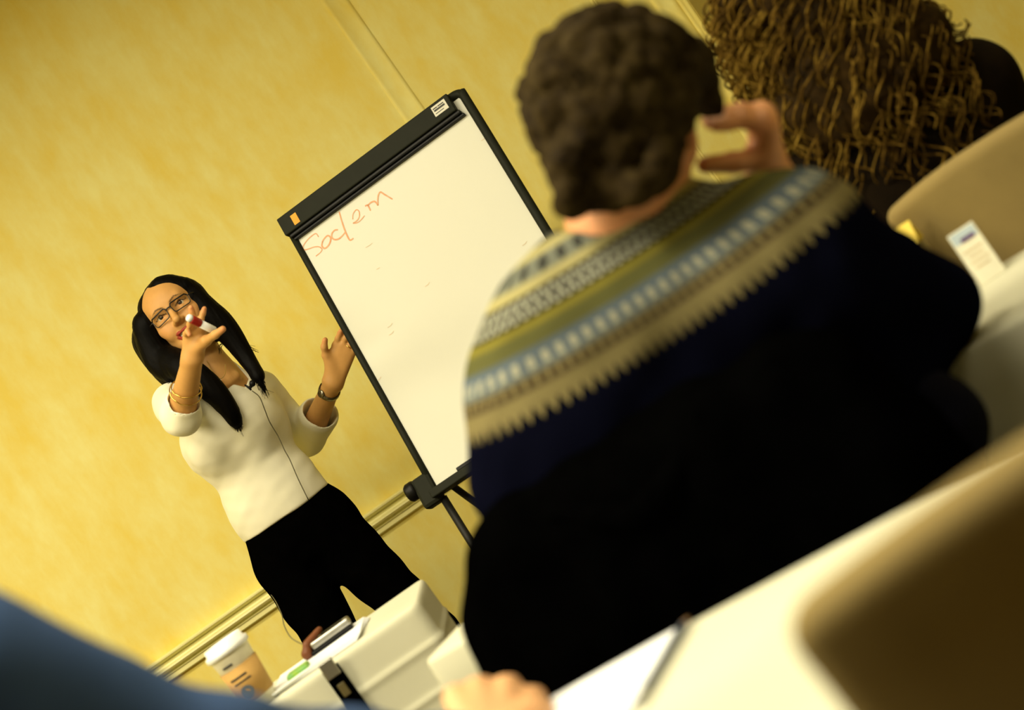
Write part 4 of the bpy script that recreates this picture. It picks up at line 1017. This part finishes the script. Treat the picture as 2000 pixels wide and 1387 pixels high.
for i in range(420):
    d = Vector(rs.normal(size=3)).normalized()
    if d.y > 0.4 or d.z < -0.55: continue
    if d.x < -0.55 and d.z < 0.0: continue
    c = A(MT(d.x * 0.098, -0.020 + d.y * 0.116, 0.042 + d.z * 0.102))
    if np.linalg.norm(c[[0, 2]] - A(P(1366, 304, 1.97))[[0, 2]]) < 0.056: continue
    u = A(MR @ d); v = np.cross(u, rs.normal(size=3)); v /= np.linalg.norm(v); w2 = np.cross(u, v)
    t = np.linspace(0, rs.uniform(5, 9), 12); rr = rs.uniform(0.004, 0.008)
    paths.append(c + rr * (np.cos(t)[:, None] * v + np.sin(t)[:, None] * u) + w2 * (t[:, None] * 0.0016)); rads.append(np.full(12, 0.0016))
tubes('hair_curls', paths, rads, M_HAIRBROWN, man, 3)
# sweater
ms = [cap(shLm, shRm, 0.088, 0.080, 0.05), cap(NbM + Vector((-0.02, 0, -0.035)), NbM + Vector((0.03, 0, -0.025)), 0.062, 0.060, 0.06),
      cap(P(1165, 655, 2.0), P(1510, 520, 1.985), 0.108, 0.100, 0.06), cap(P(1155, 520, 1.985), P(1205, 470, 1.985), 0.050, 0.050, 0.04), cap(P(1130, 760, 2.0), P(1530, 600, 2.0), 0.122, 0.115, 0.06),
      cap(P(1140, 860, 2.01), P(1500, 700, 2.01), 0.13, 0.13, 0.08), cap((0.06, 2.03, 0.68), (0.24, 2.0, 0.68), 0.135, 0.135, 0.08),
      cap(shLm, elLm, 0.072, 0.062, 0.04), cap(elLm, Vector(elLm).lerp(wrLm, 0.85), 0.056, 0.042, 0.03),
      cap(shRm, elRm, 0.072, 0.056, 0.04), cap(elRm, Vector(elRm).lerp(wrRm, 0.82), 0.055, 0.038, 0.03), cap(P(1500, 600, 1.98), P(1720, 600, 2.04), 0.09, 0.065, 0.05), cap(P(1560, 740, 2.0), P(1725, 735, 2.02), 0.08, 0.055, 0.05), cap(P(1800, 640, 2.08), P(1775, 695, 2.05), 0.05, 0.05, 0.04)]
ms += [cap(NbM + Vector((0, 0, 0.012)), NbM + Vector((0.01, 0, 0.15)), 0.070, 0.085, 0.01, True), planes([((0, 0, 0.575), (0, 0, 1))], (-0.4, 1.6, 0.3), (0.7, 2.5, 0.58), 0.01, True)]
mf = wob(22, 0.004, 41); mf2 = wob(60, 0.0014, 42)
sculpt('sweater', ms, 0.006, M_YOKE, man, disp=lambda X, Y, Z: mf(X, Y, Z) + mf2(X, Y, Z), it=2)
# trousers and shoes
kR = P(1818, 832, 2.0); kL = Vector((0.12, 2.46, 0.54))
mt = [cap((0.06, 2.02, 0.57), (0.24, 2.02, 0.57), 0.115, 0.115, 0.05), cap((0.23, 2.0, 0.56), kR, 0.095, 0.062, 0.05), cap(kR, (0.16, 2.3, 0.60), 0.062, 0.05, 0.03), cap((0.08, 2.04, 0.55), kL, 0.09, 0.07, 0.05), cap(kL, (0.10, 2.42, 0.11), 0.066, 0.05, 0.03)]
mt += [cap((0.16, 2.3, 0.60), (0.10, 2.36, 0.60), 0.05, 0.05, 0.02)]
sculpt('trousers', mt, 0.008, mat('navy_trousers', lin(0.0045, 0.0045, 0.010), 0.95, lin(0.003, 0.003, 0.008), 20, spec=0.05), man, disp=wob(26, 0.004, 43))
sculpt('shoe', [cap((0.10, 2.42, 0.045), (0.12, 2.60, 0.04), 0.042, 0.038, 0.02), planes([((0, 0, 0.0), (0, 0, 1))], (-0.1, 2.2, -.1), (0.3, 2.8, .003), 0.002, True)], 0.006, M_SHOE, man)
sculpt('shoe', [cap((0.10, 2.36, 0.60), (0.0, 2.38, 0.62), 0.045, 0.035, 0.02)], 0.006, M_SHOE, man)
# black jacket over the back of his chair
jb = Vector((0.06, 1.86, 0)); jd = Vector((math.cos(TY), math.sin(TY), 0)); jn = Vector((math.sin(TY), -math.cos(TY), 0))
def J(s, o, z): return jb + jd * s + jn * o + Vector((0, 0, z))
jp = [cap(J(-0.17, 0.02, 0.875), J(0.19, 0.02, 0.885), 0.048, 0.050, 0.04)]
for s in np.linspace(-0.20, 0.23, 7): jp.append(cap(J(s, 0.035, 0.86), J(s * 1.18 + 0.01, 0.055, 0.36), 0.050, 0.060, 0.05))
jp += chain([J(-0.19, 0.02, 0.87), J(-0.255, 0.03, 0.80), J(-0.30, 0.04, 0.68), J(-0.31, 0.05, 0.42)], [0.050, 0.056, 0.062, 0.055], 0.04)
jp += chain([J(0.20, 0.02, 0.86), J(0.25, 0.03, 0.76), J(0.27, 0.04, 0.5)], [0.05, 0.055, 0.055], 0.04)
jk = empty('jacket', (jb.x, jb.y, 0), 0, 'black jacket draped over the chair of the man in the patterned sweater', 'jacket')
sculpt('jacket_body', jp, 0.008, M_BLACKCLOTH, jk, disp=wob(28, 0.006, 51), it=2)
tube('collar', [J(-0.10, 0.075, 0.90), J(-0.04, 0.085, 0.865), J(0.0, 0.09, 0.85), J(0.06, 0.085, 0.868), J(0.12, 0.075, 0.905)], [0.012, 0.018, 0.02, 0.018, 0.012], M_BLACKCLOTH, jk, 8, 6)

# ================================================================== THE CURLY HAIRED PERSON
cur = empty('person', (0.9, 2.76, 0), 0, 'person with long golden brown curls and a dark brown jacket, seen from behind', 'person')
HC = Vector((0.770, 2.93, 1.262))
CM = head_frame(HC, math.radians(4), 0, math.radians(180), 0.0)
cp_, clips = head_prims(CM, 1.0, False, True)
cs_r = P(1905, 160, 2.93); cs_l = P(1550, 400, 2.93)
Cn = (cs_r + cs_l) / 2 + Vector((0, 0, 0.075))
cel_r = Vector((0.98, 3.04, 0.76)); cel_l = Vector((0.52, 3.06, 0.78))
cb = cp_ + [cap(CM @ Vector((0, -0.02, -0.05)), Cn, 0.05, 0.055, 0.03)]
chr_w = Vector((0.86, 3.28, 0.80)); chl_w = Vector((0.62, 3.26, 0.80))
cb += [cap(Cn, (cs_r + cs_l) / 2, 0.05, 0.05, 0.03), cap(cs_l, cs_r, 0.042, 0.042, 0.03), cap(cs_r, cel_r, 0.042, 0.036, 0.03), cap(cel_r, chr_w, 0.036, 0.024, 0.02), cap(cs_l, cel_l, 0.042, 0.036, 0.03), cap(cel_l, chl_w, 0.036, 0.024, 0.02)]
ck = lambda w, s: ([w + Vector((-0.03 + 0.02 * i, 0.075, -0.01)) for i in range(4)])
for wv, s in ((chr_w, 1), (chl_w, -1)):
    kk = ck(wv, s); ff = [[k + Vector((0, 0.035, -0.006)), k + Vector((0, 0.06, -0.016))] for k in kk]
    cb += hand_prims(wv, kk, ff, [wv + Vector((0.045, 0.04, -0.005)), wv + Vector((0.055, 0.075, -0.012))], 0.012, 0.008, 0.0095)
sculpt('body', cb, 0.006, M_SKIN, cur, colour=skin_colour((0.60, 0.32, 0.15), clips), it=1)
cj = [cap(cs_l, cs_r, 0.072, 0.072, 0.07), cap(Cn + Vector((-0.03, 0, -0.07)), Cn + Vector((0.03, 0, -0.07)), 0.07, 0.07, 0.06), cap(Cn + Vector((-0.07, 0, -0.16)), Cn + Vector((0.09, 0, -0.16)), 0.11, 0.11, 0.07),
      cap(Cn + Vector((0.0, 0, -0.2)), (0.88, 2.80, 0.58), 0.13, 0.13, 0.06), cap((0.80, 2.78, 0.56), (0.96, 2.74, 0.56), 0.12, 0.12, 0.05),
      cap(cs_r, cel_r, 0.066, 0.055, 0.04), cap(cel_r, cel_r.lerp(chr_w, 0.9), 0.052, 0.036, 0.03), cap(cs_l, cel_l, 0.066, 0.055, 0.04), cap(cel_l, cel_l.lerp(chl_w, 0.9), 0.052, 0.036, 0.03)]
sculpt('jacket', cj, 0.008, M_BROWNCLOTH, cur, disp=wob(30, 0.004, 61), it=2)
ct = [cap((0.80, 2.80, 0.52), (0.70, 3.2, 0.52), 0.085, 0.065, 0.04), cap((0.95, 2.76, 0.52), (0.92, 3.2, 0.52), 0.085, 0.065, 0.04), cap((0.70, 3.2, 0.52), (0.70, 3.18, 0.08), 0.06, 0.045, 0.03), cap((0.92, 3.2, 0.52), (0.92, 3.18, 0.08), 0.06, 0.045, 0.03)]
sculpt('trousers', ct, 0.01, M_TROUSER, cur)
for xx in (0.70, 0.92): sculpt('shoe', [cap((xx, 3.18, 0.04), (xx, 3.33, 0.035), 0.038, 0.034, 0.02), planes([((0, 0, 0.0), (0, 0, 1))], (xx - .1, 3.0, -.1), (xx + .1, 3.5, .003), 0.002, True)], 0.007, M_SHOE, cur)
sculpt('hair', [ell(HC + Vector((0, -0.015, 0.03)), (0.115, 0.125, 0.125), None, 0.03), cap(HC + Vector((0, -0.03, 0.0)), HC + Vector((-0.01, -0.055, -0.20)), 0.125, 0.115, 0.05), cap(HC + Vector((-0.08, -0.05, -0.16)), HC + Vector((0.085, -0.06, -0.18)), 0.085, 0.085, 0.05),
                ell(HC + Vector((0, 0.13, -0.04)), (0.075, 0.075, 0.10), None, 0.02, True)], 0.008, M_HAIRDARK, cur, disp=wob(70, 0.008, 62), it=1)
rs = np.random.RandomState(77); paths = []; rads = []
for i in range(560):
    ph = rs.uniform(-2.2, 2.2); th = rs.uniform(0.15, 1.6)
    root = np.array([math.sin(ph) * math.sin(th) * 0.10, -math.cos(ph) * math.sin(th) * 0.11, 0.03 + math.cos(th) * 0.11])
    zb = rs.uniform(-0.40, 0.02); spread = np.interp(-zb, [0, 0.12, 0.36], [0.135, 0.165, 0.165]) * rs.uniform(0.70, 1.05)
    end = np.array([math.sin(ph) * spread, -math.cos(ph) * spread * 0.95 - 0.02, zb])
    midp = np.array([math.sin(ph) * spread * 0.98, -math.cos(ph) * spread * 0.95, root[2] * 0.35 + zb * 0.45 + 0.03])
    c = catmull([root, midp, end], 38); n = len(c)
    t = np.linspace(0, 1, n); turns = rs.uniform(2.2, 4.6) * np.linalg.norm(end - root) / 0.25; a = 2 * math.pi * turns * t + rs.uniform(0, 6.28)
    R0 = rs.uniform(0.010, 0.023) * np.clip(t * 3, 0.15, 1)
    tg = end - root; tg /= np.linalg.norm(tg) + 1e-9; u = np.cross(tg, [0.3, 0.8, 0.2]); u /= np.linalg.norm(u); v = np.cross(tg, u)
    hl = c + R0[:, None] * (np.cos(a)[:, None] * u + np.sin(a)[:, None] * v) + A(HC)
    paths.append(hl); rads.append(np.linspace(0.0030, 0.0016, n) * rs.uniform(0.7, 1.3))
for k in range(14):   # stray ringlets at the right edge
    b = P(1850 + rs.uniform(-8, 8), 60 + rs.uniform(-20, 60), 2.86); t = np.linspace(0, rs.uniform(5, 9), 24); r = rs.uniform(0.007, 0.014)
    paths.append(np.stack([b.x + r * np.cos(t) + 0.004 * t, b.y + 0 * t, b.z + r * np.sin(t) - 0.002 * t], 1)); rads.append(np.full(24, 0.0016))
tubes('hair_curls', paths, rads, M_HAIRCURL, cur, 4)

# ================================================================== THE PERSON IN THE BLUE SHIRT
blu = empty('person', (-0.64, 1.2, 0), 0, 'person in a plain blue shirt at the lower left edge, nearest the camera', 'person')
sB = P(-62, 1342, 1.285); eB = P(432, 1502, 1.37); wB = P(975, 1478, 1.63)
BHm = head_frame(Vector((-0.69, 1.27, 1.36)), 0, 0, math.radians(180), 0.0)
bp_, bl_ = head_prims(BHm, 1.04, False, True)
nB = Vector((-0.675, 1.22, 1.20)); sB2 = Vector((-0.86, 1.24, 1.10))
kB = [P(890, 1362, 1.735), P(936, 1346, 1.74), P(989, 1344, 1.74), P(1038, 1366, 1.735)]
fB = [[k + Vector((0.002, 0.026, -0.006)), k + Vector((0.0, 0.036, -0.026)), k + Vector((-0.002, 0.018, -0.040))] for k in kB]
tB = [P(1050, 1395, 1.70), P(1070, 1392, 1.735), P(1066, 1390, 1.765)]
bb = bp_ + [cap(BHm @ Vector((0, -0.02, -0.05)), nB, 0.056, 0.06, 0.03), cap(nB, Vector((-0.67, 1.22, 0.98)), 0.06, 0.07, 0.04), cap(sB, sB2, 0.04, 0.04, 0.03), cap(sB2, (-0.95, 1.36, 0.84), 0.042, 0.038, 0.03), cap((-0.95, 1.36, 0.84), Vector((-0.88, 1.62, 0.775)), 0.036, 0.026, 0.02), cap(sB, eB, 0.042, 0.04, 0.03), cap(eB, wB, 0.04, 0.03, 0.02)]
bb += hand_prims(wB, kB, fB, tB, 0.0150, 0.0118, 0.0115)
lw = Vector((-0.88, 1.62, 0.775)); lkb = [lw + Vector((-0.03 + 0.02 * i, 0.075, -0.005)) for i in range(4)]
bb += hand_prims(lw, lkb, [[k + Vector((0, 0.035, -0.004)), k + Vector((0, 0.06, -0.012))] for k in lkb], [lw + Vector((0.045, 0.04, -0.005)), lw + Vector((0.055, 0.075, -0.01))], 0.013, 0.009, 0.0105)
fineB = fine_of([(*bounds([wB] + kB + [p for f in fB for p in f] + tB, 0.02), 0.003)])
sculpt('body', bb, 0.007, M_SKIN, blu, fineB, colour=skin_colour((0.66, 0.36, 0.17), bl_))
sculpt('hair', [ell(BHm @ Vector((0, -0.018, 0.045)), (0.086, 0.106, 0.090), BHm.to_3x3(), 0.02), cap(BHm @ Vector((-0.05, -0.07, -0.01)), BHm @ Vector((0.05, -0.07, -0.01)), 0.034, 0.034, 0.03), ell(BHm @ Vector((0, 0.12, -0.02)), (0.09, 0.085, 0.10), BHm.to_3x3(), 0.02, True)], 0.006, M_HAIRBROWN, blu, disp=wob(160, 0.002, 71))
bs = [cap(sB, sB2, 0.064, 0.07, 0.06), cap(nB + Vector((-0.03, 0, -0.07)), nB + Vector((0.03, 0, -0.07)), 0.08, 0.08, 0.06), cap((-0.76, 1.2, 0.95), (-0.58, 1.2, 0.95), 0.13, 0.13, 0.07), cap((-0.67, 1.2, 0.92), (-0.66, 1.18, 0.58), 0.155, 0.15, 0.06),
      cap(sB, eB, 0.063, 0.056, 0.05), cap(eB, eB.lerp(wB, 0.88), 0.054, 0.038, 0.03), cap(sB2, (-0.95, 1.36, 0.84), 0.064, 0.055, 0.05), cap((-0.95, 1.36, 0.84), lw + Vector((0, -0.03, 0.004)), 0.052, 0.036, 0.03),
      cap(nB + Vector((0, 0, -0.005)), nB + Vector((0, 0, 0.1)), 0.064, 0.07, 0.01, True)]
sculpt('shirt', bs, 0.007, M_BLUE, blu, disp=wob(24, 0.004, 72), it=2)
bt = [cap((-0.74, 1.2, 0.53), (-0.58, 1.2, 0.53), 0.115, 0.115, 0.04), cap((-0.75, 1.2, 0.52), (-0.68, 1.60, 0.52), 0.085, 0.068, 0.04), cap((-0.57, 1.2, 0.52), (-0.44, 1.56, 0.52), 0.085, 0.068, 0.04), cap((-0.68, 1.60, 0.52), (-0.68, 1.58, 0.08), 0.064, 0.046, 0.03), cap((-0.44, 1.56, 0.52), (-0.44, 1.54, 0.08), 0.064, 0.046, 0.03)]
sculpt('trousers', bt, 0.01, M_TROUSER, blu)
for xx, yy in ((-0.68, 1.58), (-0.44, 1.54)): sculpt('shoe', [cap((xx, yy, 0.04), (xx + 0.04, yy + 0.15, 0.035), 0.042, 0.036, 0.02), planes([((0, 0, 0.0), (0, 0, 1))], (xx - .15, yy - .1, -.1), (xx + .2, yy + .3, .003), 0.002, True)], 0.007, M_SHOE, blu)

# ================================================================== SMALL THINGS ON THE TABLES
TOPZ = 0.7412
# paper coffee cup
cu = onz(520, 1356, TOPZ); cu = Vector((-0.790, 3.262, TOPZ))
cup = empty('paper_cup', cu, 0, 'paper coffee cup with white lid and tan sleeve on the table before the presenter', 'cup')
M_CUP = mat('cream_cup_paper', lin(0.84, 0.80, 0.60), 0.6); M_SLEEVE = mat('tan_cardboard', lin(0.50, 0.30, 0.09), 0.8, lin(0.46, 0.27, 0.08), 40)
lathe('cup_body', [(0.0, 0.0), (0.030, 0.0), (0.0425, 0.128), (0.0435, 0.130), (0.0, 0.130)], M_CUP, cup, Matrix.Translation(cu))
slv = lathe('sleeve', [(0.0335, 0.022), (0.0345, 0.022), (0.0415, 0.095), (0.0405, 0.095), (0.0335, 0.022)], M_SLEEVE, cup, Matrix.Translation(cu))
lathe('lid', [(0.0, 0.146), (0.036, 0.146), (0.0385, 0.150), (0.041, 0.150), (0.0425, 0.138), (0.0475, 0.136), (0.0480, 0.127), (0.0455, 0.125), (0.0, 0.126)][::-1], M_WHITEPL, cup, Matrix.Translation(cu))
def curved_patch(name, r0, z0, z1, a0, a1, m, parent, rr=lambda z: 0.0312 + (z) * 0.0975):
    n = 14; V = []; Fc = []
    for i in range(n):
        a = math.radians(a0 + (a1 - a0) * i / (n - 1))
        for z in (z0, z1): V.append(cu + Vector((math.cos(a) * (rr(z) + r0), math.sin(a) * (rr(z) + r0), z)))
    for i in range(n - 1): Fc.append((2 * i, 2 * i + 2, 2 * i + 3, 2 * i + 1))
    return link_mesh(name, mesh_from(name, V, Fc), m, parent)
curved_patch('print_line', 0.0022, 0.074, 0.078, 235, 290, M_INKDARK, slv); curved_patch('print_line', 0.0022, 0.064, 0.067, 238, 295, M_INKDARK, slv); curved_patch('print_line', 0.0006, 0.103, 0.107, 240, 272, M_INKDARK, cup)
M_LOGO = mat('blue_grey_print', lin(0.10, 0.12, 0.14), 0.7)
V = []; cnt = 20
for i in range(cnt):
    a = 2 * math.pi * i / cnt; z = 0.043 + 0.013 * math.sin(a); aa = math.radians(262) + 0.013 * math.cos(a) / 0.037
    V.append(cu + Vector((math.cos(aa) * (0.0312 + z * 0.0975 + 0.0022), math.sin(aa) * (0.0312 + z * 0.0975 + 0.0022), z)))
link_mesh('round_print', mesh_from('round_print', V, [tuple(range(cnt))]), M_LOGO, slv)
# green packet, papers, recorder, strap on that table
gp = tag(box('green_packet', (-0.705, 3.285, TOPZ + 0.010), (0.05, 0.035, 0.018), mat('green_foil', lin(0.25, 0.42, 0.04), 0.4, lin(0.12, 0.35, 0.12), 60), None, None, 0.005), 'small green packet lying beside the paper coffee cup', 'packet')
pp = empty('paper_stack', (-0.70, 3.33, TOPZ), 0, 'stack of white paper beside the coffee cup on the presenter\'s table', 'papers')
for k in range(4):
    Mx = Matrix.Translation((-0.665, 3.345, TOPZ + 0.001 + 0.0021 * k)) @ Matrix.Rotation(math.radians(-4 + 2.2 * k), 4, 'Z')
    box('sheet', (0, 0, 0.001), (0.21, 0.20, 0.0018), M_PAPER, pp, Mx)
rc = empty('voice_recorder', (-0.64, 3.40, TOPZ), 0, 'silver and black recorder with brown leather case lying on the papers before the presenter', 'recorder')
rcM = Matrix.Translation((-0.635, 3.40, TOPZ + 0.010)) @ Matrix.Rotation(math.radians(6), 4, 'Z')
box('recorder_base', (0, 0, 0.004), (0.10, 0.05, 0.008), M_BLACKPL, rc, rcM, 0.002)
box('recorder_body', (0.004, 0, 0.016), (0.094, 0.046, 0.016), M_METAL, rc, rcM, 0.005, 3)
box('recorder_screen', (0.012, -0.002, 0.0245), (0.05, 0.03, 0.002), M_BLACKPL, rc, rcM)
M_LEATHER = mat('brown_leather', lin(0.16, 0.05, 0.015), 0.5)
sculpt('leather_case', [cap(rcM @ Vector((-0.058, -0.012, 0.010)), rcM @ Vector((-0.052, 0.02, 0.012)), 0.0125, 0.012, 0.01), cap(rcM @ Vector((-0.048, -0.008, 0.026)), rcM @ Vector((-0.012, 0.01, 0.034)), 0.009, 0.007, 0.01)], 0.003, M_LEATHER, rc)
st = empty('bag_strap', (-0.635, 3.2, 0.6), 0, 'black strap with a metal clip hanging over the edge of the presenter\'s table', 'strap')
sx0 = -0.632
def strap(name, zs, wd, m, dy=0.0, th=0.006):
    bm = bmesh.new(); bm_box(bm, (sx0, 3.188 - dy, (zs[0] + zs[1]) / 2), (wd, th, abs(zs[1] - zs[0])), None, 0.0018); return from_bm(name, bm, m, st)
strap('strap_web', (0.735, 0.30), 0.036, M_BLACKCLOTH); strap('metal_clip', (0.752, 0.716), 0.030, M_METAL, 0.006, 0.012); strap('brass_buckle', (0.700, 0.672), 0.016, mat('dull_brass', lin(0.10, 0.08, 0.03), 0.5), 0.005)
# things on the far right table
def tcard(px, py, wd, hg, m, name, label, cat):
    b = onz(px, py, TOPZ); return b
cb0 = onz(1942, 528, TOPZ) - tn * 0.035
nc = empty('name_card', cb0, 0, 'white tent name card with a blue band, standing on the table at the right', 'name card')
cM = Matrix.Translation(cb0) @ Matrix.Rotation(TY + 0.25, 4, 'Z')
for sgn in (-1, 1):
    q = cM @ Matrix.Rotation(math.radians(20 * sgn), 4, 'X')
    q = cM @ Matrix.Translation((0, -0.03 * sgn, 0)) @ Matrix.Rotation(math.radians(-18 * sgn), 4, 'X')
    pn = box('card_panel', (0, 0, 0.044), (0.042, 0.0012, 0.087), mat('ivory_card', lin(0.80, 0.78, 0.62), 0.6), nc, q)
    if sgn > 0:
        box('blue_print', (0.0, -0.0009, 0.077), (0.038, 0.0004, 0.018), mat('pale_blue_print', lin(0.45, 0.55, 0.62), 0.6), pn, q)
        box('dark_print', (0.003, -0.0012, 0.071), (0.022, 0.0004, 0.007), mat('purple_print', lin(0.10, 0.05, 0.16), 0.6), pn, q)
        for k in range(4): box('text_line', (0.0, -0.0009, 0.053 - 0.009 * k), (0.030 - 0.006 * (k % 2), 0.0004, 0.0022), mat('tan_print', lin(0.55, 0.40, 0.22), 0.6), pn, q)
yb = onz(1895, 545, TOPZ) - td * 0.055 + tn * 0.01
yc = empty('drink_carton', yb, 0, 'small carton with a yellow gable top beside the white name card', 'carton')
yM = Matrix.Translation(yb) @ Matrix.Rotation(TY, 4, 'Z')
box('carton_body', (0, 0, 0.045), (0.05, 0.04, 0.09), mat('olive_print_card', lin(0.42, 0.36, 0.17), 0.6, lin(0.30, 0.24, 0.10), 60), yc, yM, 0.003)
bm = bmesh.new(); vs = [bm.verts.new(yM @ Vector(p)) for p in ((-0.026, -0.021, 0.09), (0.026, -0.021, 0.09), (0.026, 0.021, 0.09), (-0.026, 0.021, 0.09), (-0.026, 0, 0.125), (0.026, 0, 0.125))]
for f in ((0, 1, 5, 4), (2, 3, 4, 5), (0, 4, 3), (1, 2, 5), (0, 3, 2, 1)): bm.faces.new([vs[i] for i in f])
from_bm('gable_top', bm, mat('yellow_print_card', lin(0.70, 0.52, 0.05), 0.5), yc)
box('red_dot', (0.018, -0.0205, 0.083), (0.008, 0.001, 0.008), mat('red_print', lin(0.4, 0.05, 0.03), 0.5), yc, yM)
# paper and pen on the nearest table
Z1 = 0.7425
pa = [onz(1150, 1352, Z1), onz(1345, 1216, Z1), onz(1240, 1392, Z1)]
e1 = (pa[1] - pa[0]).normalized(); 
pc = pa[1]; dirn = (onz(1240, 1387, Z1) - onz(1340, 1220, Z1)).normalized(); sd = Vector((dirn.y, -dirn.x, 0))
if sd.x > 0: sd = -sd
pcen = pc + dirn * 0.125 + sd * 0.11
ang = math.atan2(dirn.y, dirn.x)
pm = Matrix.Translation((pcen.x, pcen.y, Z1)) @ Matrix.Rotation(ang, 4, 'Z')
np_ = empty('notepaper', (pcen.x, pcen.y, Z1), 0, 'sheets of white notepaper lying on the nearest table beside the pencil', 'paper')
for k in range(2): box('sheet', (0, 0, 0.0006 + 0.0012 * k), (0.24 - 0.006 * k, 0.20, 0.001), M_PAPER, np_, pm @ Matrix.Rotation(0.03 * k, 4, 'Z'))
pen = empty('pencil', (pc.x, pc.y, Z1), 0, 'slate blue pencil lying along the notepaper on the nearest table', 'pencil')
q = dirn.to_track_quat('Z', 'Y').to_matrix().to_4x4(); q.translation = pc - sd * 0.006 + Vector((0, 0, 0.0058)) + dirn * 0.004
M_PEN = mat('slate_blue_paint', lin(0.06, 0.075, 0.10), 0.4)
lathe('pencil_body', [(0, 0.018), (0.0040, 0.018), (0.0042, 0.02), (0.0042, 0.165), (0, 0.165)], M_PEN, pen, q, 6, smooth=False)
lathe('sharpened_end', [(0, 0.002), (0.0008, 0.002), (0.0040, 0.0181), (0, 0.0182)], mat('cedar_wood', lin(0.35, 0.2, 0.09), 0.7), pen, q, 12)
lathe('lead_tip', [(0, -0.001), (0.0003, -0.001), (0.0009, 0.0021), (0, 0.0022)], M_INKDARK, pen, q, 8)
lathe('ferrule', [(0, 0.1649), (0.0044, 0.1649), (0.0044, 0.178), (0, 0.178)], M_METAL, pen, q, 14)
lathe('eraser', [(0, 0.1779), (0.0040, 0.1779), (0.0038, 0.188), (0.0025, 0.190), (0, 0.1902)], mat('grey_rubber', lin(0.2, 0.2, 0.22), 0.8), pen, q, 14)
